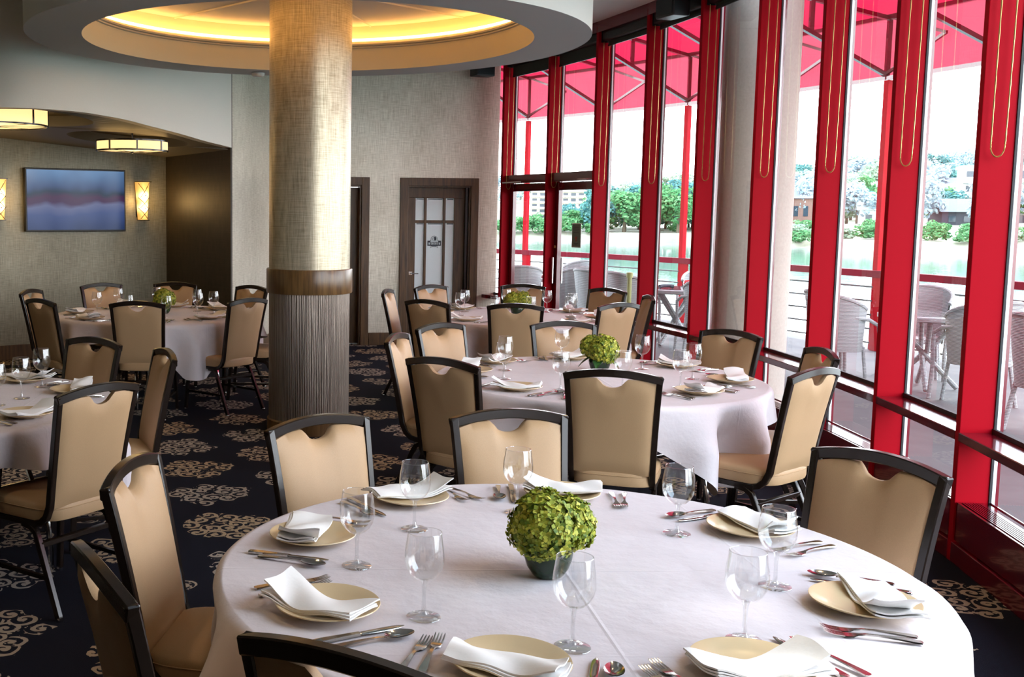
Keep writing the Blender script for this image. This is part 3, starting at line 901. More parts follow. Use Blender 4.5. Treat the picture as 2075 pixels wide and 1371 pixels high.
def crown_mesh(seed, nl, leaf, flatn=1.0, n=1500):
    rnd = random.Random(seed); m = MB()
    lumps = []
    for i in range(nl):
        a = rnd.uniform(0, 2 * pi); z = rnd.uniform(.28, .88); rr_ = .34 * sqrt(max(.05, 1 - ((z - .5) / .55) ** 2)) * rnd.uniform(.3, 1)
        lumps.append((rr_ * cos(a), rr_ * sin(a), z * flatn, rnd.uniform(.12, .22)))
    for i in range(n):
        x, y, z, r_ = rnd.choice(lumps)
        d = Vector((rnd.gauss(0, 1), rnd.gauss(0, 1), rnd.gauss(0, 1))).normalized()
        p = Vector((x, y, z)) + d * r_ * rnd.uniform(.75, 1.05)
        if p.z < .04: continue
        nn = (d + Vector((rnd.uniform(-.6, .6), rnd.uniform(-.6, .6), rnd.uniform(-.2, .8)))).normalized()
        ta = nn.orthogonal().normalized(); ta = Matrix.Rotation(rnd.uniform(0, 6.28), 3, nn) @ ta; tb = nn.cross(ta)
        s_ = leaf * rnd.uniform(.6, 1.3)
        m.add([p + ta * s_, p + tb * s_ * .6, p - ta * s_, p - tb * s_ * .6], [(0, 1, 2, 3)])
    return m.mesh('crown', recalc=False)
CROWN = [crown_mesh(i, 16 + i * 2, .042, 1.0, 1700) for i in range(4)]
SHRUB = [crown_mesh(20 + i, 12, .06, .8, 800) for i in range(3)]
TRUNK = MB().tube([(0, 0, -.02), (.01, 0, .25), (-.01, .01, .55)], [.035, .026, .014], 6).mesh('trunk', smooth=True)
TM = {}
def tinted(me, mt):
    key = (me.name, mt)
    if key not in TM:
        c = me.copy(); c.materials.clear(); c.materials.append(MAT[mt]); TM[key] = c
    return TM[key]
TRUNK.materials.append(MAT['trunk'])
rt = random.Random(3)
def tree(az, D, h, w, mt, label, group, name='river_tree', var=None, trunk=True):
    z = ter(az, D)
    o = empty(name, (D * sin(R(az)), D * cos(R(az)), z - .1), rt.uniform(0, 6.28))
    o.scale = (w, w, h)
    tag(o, label, 'tree' if trunk else 'shrub', group)
    me = tinted((CROWN if trunk else SHRUB)[rt.randrange(4 if trunk else 3)], mt)
    c = bpy.data.objects.new('crown', me); COL.objects.link(c); c.parent = o
    if trunk:
        t_ = bpy.data.objects.new('trunk', TRUNK); COL.objects.link(t_); t_.parent = o
HUE = {'leaves_teal': 'bluish green', 'leaves_green': 'bright green', 'leaves_pale': 'pale yellowish', 'leaves_haze': 'hazy grey-green'}
GAPS = [(10.4, 'hidden by the far wall'), (12.3, 'through the left glass door'), (14.2, 'through the right glass door'), (16.6, 'first bay right of the doors'), (19.0, 'second bay right of the doors'),
        (22.6, 'behind the concrete pillar'), (24.6, 'just right of the concrete pillar'), (27.8, 'bay with the awning post'), (31.3, 'bay with the candle table'), (99, 'at the right edge')]
def gap(az): return next(w for a, w in GAPS if az < a)
TAKEN = []
def spaced(az, D, w, k):
    x, y = D * sin(R(az)), D * cos(R(az))
    if any(hypot(x - a, y - b) < k * (w + c) / 2 for a, b, c in TAKEN): return False
    TAKEN.append((x, y, w)); return True
def plant(n, azr, Dr, hr, wr, mats, what, group, k=.62, **kw):
    made = 0; tries = 0
    while made < n and tries < n * 40:
        tries += 1
        az = rt.uniform(*azr); D = (shore(az) if Dr[0] < 100 else 0) + rt.uniform(*Dr); w = rt.uniform(*wr); h = rt.uniform(*hr)
        if not spaced(az, D, w, k): continue
        mt = rt.choice(mats); f_ = (D - (shore(az) if Dr[0] < 100 else 0) - Dr[0]) / (Dr[1] - Dr[0])
        tier = ('front row' if f_ < .34 else 'middle row' if f_ < .67 else 'back row')
        size = 'tall' if h > hr[0] + .6 * (hr[1] - hr[0]) else 'low'
        tree(az, D, h, w, mt, '%s %s %s, %s, %s' % (size, HUE[mt], what, tier, gap(az)), group, **kw)
        made += 1
plant(6, (13.0, 14.6), (6, 20), (3.8, 5.2), (6, 8), ['leaves_teal', 'leaves_green'], 'bushy tree', 'grove across the river', .5)
plant(30, (14.5, 21.2), (7, 46), (7.5, 11.5), (8, 12), ['leaves_teal', 'leaves_teal', 'leaves_green', 'leaves_pale'], 'grove tree', 'grove across the river', .5)
plant(10, (9.2, 13.4), (3, 9), (2.6, 4.2), (4, 6), ['leaves_green'], 'shrub on the far shore', 'shore shrubs behind the doors', .55, name='shore_shrub', trunk=False)
plant(46, (13.6, 36), (2.5, 15), (1.9, 3.6), (3.2, 5.5), ['leaves_green', 'leaves_green', 'leaves_pale'], 'shrub on the far shore', 'shore shrubs along the far bank', .55, name='shore_shrub', trunk=False)
plant(36, (21.8, 35.5), (224, 305), (6.5, 11), (7, 11), ['leaves_green', 'leaves_teal', 'leaves_pale', 'leaves_haze'], 'tree below the hill', 'trees at the foot of the hill')
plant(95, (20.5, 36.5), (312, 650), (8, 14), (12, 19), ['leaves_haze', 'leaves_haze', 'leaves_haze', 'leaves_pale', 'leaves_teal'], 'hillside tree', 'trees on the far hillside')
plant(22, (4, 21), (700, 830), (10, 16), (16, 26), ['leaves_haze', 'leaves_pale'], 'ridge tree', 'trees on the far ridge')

def rect_on(m, x0, x1, z0, z1, y, t_=.12): m.box(((x0 + x1) / 2, y, (z0 + z1) / 2), (x1 - x0, t_, z1 - z0))
def block(name, az, D, rz, w, d, floors, fh, bays, mt, label, zb=None, balcony=True):
    o = empty(name, (D * sin(R(az)), D * cos(R(az)), (ter(az, D) if zb is None else zb) - .3), rz)
    tag(o, label, 'building')
    m = MB(); m.box((0, 0, floors * fh / 2), (w, d, floors * fh)); m.build('wall', mt, o)
    m = MB(); m.box((0, 0, floors * fh + .3), (w + .6, d + .6, .6)); m.build('roof', 'house_white', o)
    bw = w / bays
    mw = MB(); mw.box((0, -d / 2 - .02, 0), (bw * .62, .12, fh * .52)); mw = mw.mesh('window')
    mp = MB(); mp.box((0, -d / 2 - .7, 0), (w + .3, 1.4, .22)); mp = mp.mesh('slab')
    mq = MB(); mq.box((0, -d / 2 - 1.35, 0), (bw * .8, .08, fh * .28)); mq = mq.mesh('balcony_front')
    for f_ in range(floors):
        if balcony: shared('balcony_slab', mp, 'house_white', o, (0, 0, f_ * fh + .1))
        for b_ in range(bays):
            shared('window', mw, 'dark_window', o, (-w / 2 + bw * (b_ + .5), 0, f_ * fh + fh * .55))
            if balcony and b_ % 2 == 0: shared('balcony_front', mq, mt, o, (-w / 2 + bw * (b_ + .5), 0, f_ * fh + fh * .25))
    return o
block('apartment_block', 12.76, 560, R(-11), 34, 14, 6, 2.75, 9, 'house_tan', 'pale six storey apartment block across the river seen through the glass doors', -2.0)
block('apartment_wing', 16.1, 575, R(-15), 30, 14, 6, 2.75, 8, 'house_white', 'long white apartment wing showing above the grove across the river', -2.0)
block('apartment_tower', 32.4, 255, R(-24), 17, 10, 4, 2.85, 6, 'house_white', 'white tower with open balconies on the far bank at the right', -.4)
def house(az, D, rz, w, d, h, mt, roof, label):
    z = ter(az, D)
    o = empty('hillside_house', (D * sin(R(az)), D * cos(R(az)), z - .4), rz); tag(o, label, 'house', 'houses on the far bank')
    m = MB(); m.box((0, 0, h / 2), (w, d, h)); m.build('wall', mt, o)
    m = MB(); e = .5; rh = w * .28
    m.add([(-w / 2 - e, -d / 2 - e, h), (w / 2 + e, -d / 2 - e, h), (w / 2 + e, d / 2 + e, h), (-w / 2 - e, d / 2 + e, h), (-w / 2 - e, 0, h + rh), (w / 2 + e, 0, h + rh)],
          [(0, 1, 5, 4), (2, 3, 4, 5), (1, 2, 5), (3, 0, 4), (3, 2, 1, 0)]); m.build('roof', roof, o)
    for x in (-.3, .0, .3):
        m = MB(); m.box((x * w, -d / 2 - .03, h * .55), (w * .14, .1, h * .36)); m.build('window', 'dark_window', o)
HS = [(23.0, 236, 9, 7, 5.5, 'house_white', 'roof_grey', 'white house with grey roof just right of the concrete pillar'), (24.35, 232, 6, 6, 5.5, 'house_brick', 'roof_grey', 'red brick house across the river beside the white one'),
      (27.4, 232, 8, 5, 3.2, 'house_white', 'house_white', 'low white hut behind the awning post on the far bank'), (30.6, 240, 9, 6, 3.0, 'dark_shed', 'roof_grey', 'dark low shed at the foot of the white tower'),
      (24.6, 330, 9, 7, 6, 'house_white', 'roof_grey', 'white house a third of the way up the far hill'), (26.4, 345, 10, 7, 6, 'house_white', 'house_tan', 'white house with tan roof on the far hill'),
      (26.9, 300, 9, 7, 6, 'house_white', 'roof_grey', 'white house low on the far hill between two fins'), (29.8, 350, 11, 8, 6, 'house_white', 'roof_grey', 'wide white house on the right side of the far hill'),
      (30.4, 310, 9, 7, 6, 'house_white', 'house_tan', 'white house above the dark shed'), (25.6, 420, 12, 8, 6, 'house_white', 'house_white', 'pale house high on the far hill'),
      (29.2, 430, 12, 8, 6, 'house_white', 'house_white', 'pale house near the hilltop left of the tower'), (23.8, 400, 12, 8, 6, 'house_tan', 'house_white', 'tan house high on the left of the far hill')]
for az, D, w, d, h, mt, rf, lb in HS: house(az, D, R(-az + rt.uniform(-25, 25)), w, d, h, mt, rf, lb)

# ---- terrace furniture
def wicker_proto():
    o = empty('wicker_chair')
    m = MB(); m.lathe([(0, .43), (.20, .43), (.235, .415), (.235, .37), (.20, .36), (0, .36)], 24); m.build('seat', 'wicker', o, smooth=True)
    # wrapped tub back, higher in the middle
    m = MB()
    def bk(u, v):
        a = R(-205 + 230 * u) ; hh = .36 + .16 * sin(pi * u) ** .8
        r_ = .235 + .05 * v
        return (r_ * cos(a), r_ * sin(a) - .02 * v, .36 + v * (hh - .02) + .08 * v)
    def shell(off):
        return lambda u, v: (lambda p: (p[0] * (1 + off), p[1] * (1 + off), p[2]))(bk(u, v))
    m.grid(24, 7, shell(0)); m.grid(24, 7, shell(.06)); m.build('woven_back', 'wicker', o, smooth=True, recalc=False)
    top = [(lambda p: (p[0] * 1.03, p[1] * 1.03, p[2]))(bk(i / 30, 1)) for i in range(31)]
    m = MB(); m.tube(top, .02, 8); m.build('rim', 'wicker', o, smooth=True)
    for s_ in (-1, 1):
        m = MB(); m.tube([(s_ * .27, -.02, .70), (s_ * .285, .12, .68), (s_ * .28, .235, .62), (s_ * .262, .265, .50), (s_ * .25, .27, .3), (s_ * .255, .29, 0)], .019, 8); m.build('arm', 'wicker', o, smooth=True)
        m = MB(); m.tube([(s_ * .18, -.15, .4), (s_ * .21, -.22, 0)], .018, 8); m.build('leg', 'wicker', o, smooth=True)
        m = MB(); m.tube([(s_ * .17, .16, .4), (s_ * .19, .2, 0)], .016, 8); m.build('leg', 'wicker', o, smooth=True)
    return o
def wtable_proto():
    o = empty('terrace_table')
    m = MB(); m.lathe([(0, .735), (.40, .735), (.425, .725), (.425, .69), (.40, .68), (0, .68)], 40); m.build('tabletop', 'wicker', o, smooth=True)
    m = MB(); m.lathe([(0, .737), (.39, .737), (.39, .742), (0, .742)], 40); m.build('glass_plate', 'stem_glass', o, smooth=True)
    for i in range(4):
        a = pi / 4 + i * pi / 2
        m = MB(); m.tube([(.30 * cos(a), .30 * sin(a), .68), (.04 * cos(a + .6), .04 * sin(a + .6), .38), (-.30 * cos(a), -.30 * sin(a), 0.02)], .024, 8); m.build('crossed_leg', 'wicker', o, smooth=True)
    return o
wch = wicker_proto(); wtb = wtable_proto()
WT = [((5.92, 10.45), 'white wicker table with a red candle on the right of the terrace'), ((4.58, 13.75), 'white wicker table on the terrace left of the concrete pillar'), ((3.30, 15.95), 'white wicker table on the terrace behind the glass doors')]
for i, (p, lb) in enumerate(WT):
    o = wtb if i == 0 else copy_tree(wtb)
    o.location = (p[0], p[1], 0); o.rotation_euler = (0, 0, .4 + i); tag(o, lb, 'table', 'terrace tables')
WC = [((5.15, 10.62), -80, 'white wicker chair left of the candle table, its woven back to the windows'), ((6.30, 11.25), 150, 'white wicker chair behind the candle table, facing the windows'), ((5.95, 9.62), 5, 'white wicker armchair on the near side of the candle table'),
      ((5.72, 8.30), -75, 'white wicker chair cut off by the right edge of the picture'), ((3.98, 13.75), -70, 'white wicker chair seen behind the green pole'), ((4.72, 13.02), 10, 'white wicker armchair before the table left of the concrete pillar'),
      ((5.2, 14.5), 140, 'white wicker chair by the railing left of the concrete pillar'), ((2.85, 15.25), -10, 'white wicker armchair behind the left glass door'), ((3.62, 15.12), 20, 'white wicker chair with woven back behind the right glass door'),
      ((3.95, 16.6), 120, 'white wicker chair by the railing behind the glass doors'), ((3.72, 14.35), -60, 'white wicker armchair just right of the glass doors')]
for i, (p, rz, lb) in enumerate(WC):
    o = wch if i == 0 else copy_tree(wch)
    o.location = (p[0], p[1], 0); o.rotation_euler = (0, 0, R(rz)); tag(o, lb, 'chair', 'wicker chairs on the terrace')
for i, ((x, y), lb) in enumerate((((5.70, 10.33), 'round red glass candle holder on the wicker table at the right'), ((4.66, 13.60), 'red candle holder on the table left of the concrete pillar'), ((3.42, 15.8), 'small red candle holder on the table behind the doors'))):
    c = empty('candle_holder', (x, y, .742)); tag(c, lb, 'candle holder', 'red candle holders')
    MB().lathe([(0, .0), (.03, 0), (.035, .02), (.055, .055), (.056, .075), (.045, .10), (.036, .105), (.034, .095), (0, .09)], 20).build('glass_cup', 'ember_glass', c, smooth=True)
    MB().lathe([(0, -.0), (.045, 0), (.045, .012), (.02, .018), (0, .018)], 20).build('saucer', 'aluminium', c, smooth=True)
for i, (x, y, rz, lb) in enumerate(((4.40, 13.62, .3, 'dark rolled napkin left of the red candle outdoors'), (4.82, 13.7, 1.2, 'dark rolled napkin right of the red candle outdoors'), (3.1, 15.85, .2, 'dark rolled napkin on the table behind the doors'))):
    o = MB().tube([(-.10, 0, .022), (-.04, 0, .03), (.04, 0, .03), (.10, 0, .022)], [.026, .02, .02, .026], 10).build('rolled_napkin', 'navy_ink', smooth=True)
    o.location = (x, y, .745); o.rotation_euler = (0, 0, rz); tag(o, lb, 'napkin', 'dark napkins outdoors')
pp = empty('umbrella_pole', (3.815, 13.22, 0)); tag(pp, 'short mossy green pole standing on the terrace right of the doors', 'pole')
MB().tube([(0, 0, 0), (0, 0, .93)], .028, 14).build('shaft', 'moss_green', pp, smooth=True); MB().lathe([(0, .90), (.04, .90), (.04, .955), (.03, .965), (0, .965)], 16).build('cap', 'moss_green', pp, smooth=True)

# ================================================================== ALCOVE THINGS
wd = Vector((.839, .545, 0)); wa = atan2(.545, .839)
def wallp(s, off=0): return (-3.3 + wd.x * s + .545 * off, 12.08 + wd.y * s - .839 * off)
p = wallp(.585, .05)
tv = empty('wall_television', (p[0], p[1], 1.79), wa); tag(tv, 'flat television on the alcove wall showing a blue abstract landscape', 'television')
MB().box((0, 0, 0), (1.19, .07, .71)).build('casing', 'black_plastic', tv, bevel=.006)
MB().box((0, -.037, 0), (1.15, .004, .67)).build('screen', 'screen_picture', tv)
MB().box((0, .04, 0), (.4, .03, .4)).build('wall_mount', 'black_plastic', tv)

t = NT('sconce_glass')
s_ = t.t.nodes.new('ShaderNodeSeparateXYZ'); t.t.links.new(t.obj(), s_.inputs[0])
def spot(zc_, w=.004):
    d = t.math('ADD', t.math('POWER', t.math('SUBTRACT', s_.outputs[2], zc_), 2.), t.math('MULTIPLY', t.math('POWER', s_.outputs[0], 2.), .6))
    return t.math('POWER', 2.718, t.math('MULTIPLY', d, -1 / w))
e_ = t.math('ADD', spot(.06, .0022), spot(-.08, .0022))
MAT['sconce_glass'] = t.done(t.pbsdf(Base_Color=(.85, .62, .30), Roughness=.4, Emission_Color=t.mix(t.math('MINIMUM', e_, 1.), (1, .50, .10), (1, .86, .5)), Emission_Strength=t.math('ADD', t.math('MULTIPLY', e_, 3.0), .55)))
def point(name, loc, e, col, parent, r_=.05):
    l = bpy.data.lights.new(name, 'POINT'); l.energy = e; l.color = col; l.shadow_soft_size = r_
    o = bpy.data.objects.new(name, l); COL.objects.link(o); o.parent = parent; o.location = loc; return o
for s, lb in ((1.41, 'amber glass wall sconce right of the television'), (-.29, 'amber glass wall sconce left of the television at the picture edge')):
    p = wallp(s, .0)
    c = empty('wall_sconce', (p[0], p[1], 1.79), wa); tag(c, lb, 'wall lamp', 'alcove wall sconces')
    MB().box((0, -.012, 0), (.12, .024, .38)).build('back_plate', 'black_plastic', c)
    m = MB(); n = 10; vs = []
    for z, w in ((-.225, .055), (.225, .088)):
        for i in range(n + 1):
            a = pi * i / n; vs.append((-w * cos(a), -.024 - .075 * sin(a) ** .7, z))
    k = n + 1; m.add(vs, [(i, i + 1, k + i + 1, k + i) for i in range(n)] + [tuple(range(k - 1, -1, -1)), tuple(range(k, 2 * k))])
    m.build('glass_shade', 'sconce_glass', c, smooth=True, angle=50)
    for z in (-.225, .225): MB().box((0, -.06, z), (.12 if z < 0 else .18, .085, .008)).build('trim_edge', 'frame_brown', c)
    for z0, z1 in ((.21, .04), (.04, -.08), (-.08, -.21)):
        for sg in (-1, 1):
            m = MB(); m.tube([(sg * .07, -.075, z0), (sg * .02, -.104, (z0 + z1) / 2 + .01), (-sg * .045, -.09, z1)], .0035, 6); m.build('strap', 'frame_brown', c)
    for z in (.06, -.09): MB().lathe([(0, -.009), (.009, 0), (0, .009)], 8, (.01, -.103, z)).build('stud', 'frame_brown', c)
    point('sconce_light', (0, -.16, .0), 3.5, (1, .62, .22), c, .08)
for (x, y, r_, z0, z1, hr), lb in zip(LAMPS, ('large amber drum ceiling lamp at the left edge', 'amber drum ceiling lamp in front of the alcove wall')):
    c = empty('drum_lamp', (x, y, z0)); tag(c, lb, 'ceiling lamp', 'drum ceiling lamps'); h = z1 - z0
    npn = 8
    for i in range(npn):
        m = MB(); m.lathe([(r_, .012), (r_, h - .008)], 6, a0=2 * pi * i / npn + .3, a1=2 * pi * (i + 1) / npn + .3); m.build('shade_panel', 'drum_shade', c, smooth=True)
        a = 2 * pi * i / npn + .3
        m = MB(); m.box(((r_ + .004) * cos(a), (r_ + .004) * sin(a), h / 2), (.012, .014, h), a); m.build('rib', 'frame_brown', c)
        m = MB(); m.bar([(.01 * cos(a), .01 * sin(a), -.002), (r_ * cos(a), r_ * sin(a), .008)], .006, .010, (0, 0, 1)); m.build('spoke', 'frame_brown', c)
    m = MB(); m.lathe([(0, .0), (r_ * .6, .003), (r_, .012)], 48); m.build('diffuser', 'drum_shade', c, smooth=True)
    for z in (.006, h): MB().lathe([(r_ - .006, z - .007), (r_ + .006, z - .007), (r_ + .006, z + .007), (r_ - .006, z + .007)], 48, close=True).build('hoop', 'frame_brown', c, smooth=True)
    MB().lathe([(0, -.022), (.012, -.016), (.014, -.004), (0, 0)], 12).build('finial', 'frame_brown', c, smooth=True)
    MB().tube([(0, 0, 0), (0, 0, zc(x, y) + .10 - z0)], .012, 8).build('stem', 'frame_brown', c)
    point('drum_light', (0, 0, -.12), 3, (1, .70, .34), c, .15)
# recessed lamps of the main ceiling, above and behind the viewer
for i, (x, y) in enumerate(((.2, 1.2), (1.9, 2.9), (2.2, 5.0), (-1.7, 3.4), (-3.6, 5.2), (1.1, -1.6), (-2.1, -1.6), (2.6, 8.1), (-3.3, 7.7))):
    c = empty('ceiling_downlight', (x, y, CEIL)); tag(c, 'recessed warm ceiling downlight ' + ('above the near edge of the front table', 'above the right end of the front table', 'above the middle table', 'left of the front table', 'far to the left', 'behind the viewer at the right', 'behind the viewer at the left', 'near the concrete pillar', 'before the bulkhead of the alcove')[i], 'ceiling lamp', 'recessed downlights of the main ceiling')
    MB().lathe([(.075, 0), (.10, 0), (.10, -.012), (.07, -.012), (.065, 0)], 32).build('trim_ring', 'ceiling_white', c, smooth=True)
    MB().lathe([(0, -.004), (.066, -.004)], 24).build('lens', 'downlight', c)
    l = bpy.data.lights.new('downlight_beam', 'SPOT'); l.energy = 30; l.color = (1, .72, .42); l.spot_size = R(125); l.spot_blend = .8; l.shadow_soft_size = .08
    o = bpy.data.objects.new('downlight_beam', l); COL.objects.link(o); o.parent = c; o.location = (0, 0, -.02)

# ================================================================== BANQUET CHAIRS
def yb(z):            # lean of the backrest
    s_ = max(0., z - .42) / .53
    return -.185 - .085 * s_ - .02 * s_ * s_
def hw(z):            # half width, flaring upwards
    s_ = max(0., z - .42) / .53
    return .188 + .010 * s_ + .014 * s_ ** 2
def chair_proto():
    o = empty('banquet_chair')
    # seat cushion
    m = MB(); N = 44
    def out(sc, sx_=.212, sy_=.215):
        pts = []
        for i in range(N):
            a = 2 * pi * i / N; e = 4.5
            c_, s2 = cos(a), sin(a)
            r_ = (abs(c_) ** e + abs(s2) ** e) ** (-1 / e)
            x, y = r_ * c_, r_ * s2
            wf = 1 + .05 * y
            pts.append((x * sx_ * sc * wf, y * sy_ * sc + .005))
        return pts
    lv = [(.90, .392), (.985, .398), (1.0, .41), (1.0, .448), (.985, .462), (.94, .472), (.80, .480), (.5, .486), (.2, .488)]
    vs = []
    for sc, z in lv: vs += [(x, y, z) for x, y in out(sc)]
    fs = [tuple(range(N - 1, -1, -1))]
    for j in range(len(lv) - 1):
        for i in range(N): fs.append((j * N + i, j * N + (i + 1) % N, (j + 1) * N + (i + 1) % N, (j + 1) * N + i))
    fs.append(tuple((len(lv) - 1) * N + i for i in range(N)))
    m.add(vs, fs); seat = m.build('seat', 'upholstery', o, smooth=True, angle=50)
    m = MB(); m.tube([(x * 1.003, y * 1.003, .447) for x, y in out(1.0)] + [(x * 1.003, y * 1.003, .447) for x, y in out(1.0)][:1], .0022, 5, cap=False); m.build('piping', 'upholstery', seat, smooth=True)
    # uprights + arched top rail
    m = MB()
    for s_ in (-1, 1):
        path = [(s_ * hw(z), yb(z), z) for z in [.945 - .04 * i for i in range(13)]] + [(s_ * .188, -.170, .418), (s_ * .188, -.140, .392), (s_ * .189, -.10, .382)]
        m.bar(path, .028, .030, (1, 0, 0))
    top = []
    for i in range(17):
        u = -1 + 2 * i / 16; z = .925 + .030 * (1 - u * u)
        top.append((u * (hw(.93) + .014), yb(.93) - .018 * (1 - u * u), z))
    m.bar(top, .036, .030, (0, 0, 1))
    m.build('back_frame', 'frame_brown', o, smooth=True, angle=35, bevel=.0035, bseg=1)
    # pad with hand hole
    m = MB(); NU, NV = 28, 14; zb0 = .455
    def zt(u):
        z = .925 + .030 * (1 - u * u) - .016 - .010 * max(0, 1 - (abs(u) / .62) ** 2)
        if abs(u) < .30: z -= .044 * sqrt(max(0, 1 - (u / .30) ** 2))
        return z
    def surf(side):
        def f_(uu, v):
            u = -1 + 2 * uu
            z = zb0 + (zt(u) - zb0) * v
            x = u * (hw(z) - .010)
            ed = (1 - abs(u) ** 7) * (1 - abs(2 * v - 1) ** 9)
            th = .010 + .016 * ed + (.006 * sin(pi * min(1, v * 1.3)) if side > 0 else .002) * (1 - u * u)
            y = yb(z) - .018 * (1 - u * u) * v ** 3 + side * th
            return (x, y, z)
        return f_
    m.grid(NU, NV, surf(1)); b0 = len(m.v); m.grid(NU, NV, surf(-1))
    w_ = NU + 1
    rim = [i for i in range(NU)] + [NU + w_ * j for j in range(NV)] + [NU + w_ * NV - i for i in range(NU)] + [w_ * (NV - j) for j in range(NV)]
    for i in range(len(rim)):
        a, b = rim[i], rim[(i + 1) % len(rim)]; m.f.append((a, b, b + b0, a + b0))
    m.build('backrest', 'upholstery', o, smooth=True, angle=60)
    # seat rails
    for s_ in (-1, 1):
        m = MB(); m.bar([(s_ * .192, -.12, .382), (s_ * .196, .0, .382), (s_ * .20, .16, .382)], .024, .028, (1, 0, 0)); m.build('seat_rail', 'frame_brown', o, bevel=.003, bseg=1)
    m = MB(); m.bar([(-.19, .15, .38), (.19, .15, .38)], .022, .022, (0, 0, 1)); m.build('front_rail', 'frame_brown', o)
    for s_ in (-1, 1):
        m = MB(); m.bar([(s_ * .20, .15, .382), (s_ * .203, .185, .374), (s_ * .206, .206, .35), (s_ * .209, .214, .31), (s_ * .219, .238, .012)], .024, .028, (1, 0, 0))
        l1 = m.build('leg', 'frame_brown', o, smooth=True, angle=35, bevel=.003, bseg=1)
        m = MB(); m.bar([(s_ * .192, -.02, .372), (s_ * .194, -.075, .366), (s_ * .196, -.110, .346), (s_ * .198, -.128, .31), (s_ * .210, -.262, .012)], .024, .028, (1, 0, 0))
        l2 = m.build('leg', 'frame_brown', o, smooth=True, angle=35, bevel=.003, bseg=1)
        for l, p in ((l1, (s_ * .2195, .239, 0)), (l2, (s_ * .2105, -.267, 0))):
            MB().lathe([(0, 0), (.014, 0), (.015, .004), (.013, .016), (0, .016)], 10, p).build('glide', 'chrome', l, smooth=True)
        m = MB(); m.bar([(s_ * .2125, .224, .165), (s_ * .204, -.19, .165)], .016, .018, (1, 0, 0)); m.build('stretcher', 'frame_brown', o)
    m = MB(); m.bar([(-.199, -.136, .295), (.199, -.136, .295)], .024, .024, (0, 0, 1)); m.build('crossbar', 'frame_brown', o, bevel=.003, bseg=1)
    return o
TABLES = {1: (.655, 2.765), 2: (1.60, 6.10), 3: (1.80, 9.72), 4: (-1.45, 9.67), 5: (-1.93, 5.17)}
TN = {1: 'the front table', 2: 'the middle table', 3: 'the far middle table', 4: 'the far left table', 5: 'the left edge table'}
CHAIRS = [ # table, x, y of the top rail centre, facing offset from the table centre in degrees, label
 (1, 0.003, 3.774, 4, 'beige banquet chair at the front table, facing us before the ribbed column'),
 (1, 0.707, 3.924, 12, 'beige banquet chair facing us at the far side of the front table'),
 (1, 1.717, 3.242, 4, 'large beige banquet chair at the right of the front table by the red fins'),
 (1, -0.539, 3.077, 5, 'tall beige banquet chair at the left end of the front table'),
 (1, -0.451, 2.198, -1, 'beige banquet chair seen from behind at the lower left corner'),
 (1, .055, 1.740, -3, 'beige banquet chair cut by the bottom edge before the front table'),
 (2, 1.375, 4.975, -9, 'beige banquet chair with its back to us, between front and middle tables'),
 (2, 0.620, 5.339, 9, 'beige banquet chair seen from behind at the near left of the middle table'),
 (2, 0.472, 6.379, -7, 'beige banquet chair seen edge-on at the left of the middle table'),
 (2, 0.798, 6.992, -2, 'beige banquet chair with bluish sheen at the far left of the middle table'),
 (2, 1.638, 7.171, 7, 'beige banquet chair facing us at the far side of the middle table'),
 (2, 2.581, 6.708, 1, 'beige banquet chair at the far right of the middle table near the concrete pillar'),
 (2, 2.737, 5.822, 9, 'beige banquet chair at the right of the middle table, partly behind another chair'),
 (2, 2.363, 5.080, 1, 'pale lit banquet chair at the near right of the middle table'),
 (3, 0.645, 10.013, -2, 'beige banquet chair seen edge-on at the left of the far table'),
 (3, 0.896, 8.875, 5, 'beige banquet chair seen from behind at the near left of the far table'),
 (3, 1.570, 8.565, 1, 'beige banquet chair seen from behind in front of the far table'),
 (3, 1.111, 10.645, 1, 'beige banquet chair with bluish sheen before the wooden glazed door'),
 (3, 2.056, 10.847, 0, 'beige banquet chair at the far side of the far table before the left glass door'),
 (3, 2.779, 10.363, 3, 'beige banquet chair at the far table just right of the glass doors'),
 (3, 2.917, 9.507, 5, 'beige banquet chair seen edge-on at the right of the far table against a fin'),
 (3, 2.427, 8.691, -1, 'pale lit banquet chair at the near right of the far table'),
 (4, -2.601, 9.710, -8, 'beige banquet chair at the left of the far left table against the alcove wall'),
 (4, -2.254, 8.693, -6, 'dark-backed banquet chair seen from behind at the near left of the far left table'),
 (4, -2.142, 10.576, 1, 'beige banquet chair facing us below the television'),
 (4, -1.446, 10.802, -7, 'beige banquet chair facing us before the dark alcove side wall'),
 (4, -0.653, 10.400, 3, 'beige banquet chair just left of the column behind the lit one'),
 (4, -.27, 9.62, 0, 'beige banquet chair mostly hidden behind the ribbed column'),
 (4, -1.444, 8.531, -3, 'beige banquet chair with its back to us in front of the far left table'),
 (4, -0.591, 8.894, 1, 'pale lit banquet chair at the near right of the far left table'),
 (5, -1.281, 6.073, -1, 'beige banquet chair at the far right of the left table'),
 (5, -0.806, 5.580, 1, 'banquet chair seen edge-on at the right of the left table'),
 (5, -0.924, 4.461, -1, 'large pale banquet chair seen from behind at the near right of the left table'),
]
proto = chair_proto()
for i, (tb, x, y, da, lb) in enumerate(CHAIRS):
    o = proto if i == 0 else copy_tree(proto)
    c = TABLES[tb]
    a = atan2(c[1] - y, c[0] - x) + R(da)
    o.location = (x + .285 * cos(a), y + .285 * sin(a), 0)
    o.rotation_euler = (0, 0, a - pi / 2)
    tag(o, lb, 'chair', 'banquet chairs around the tables')

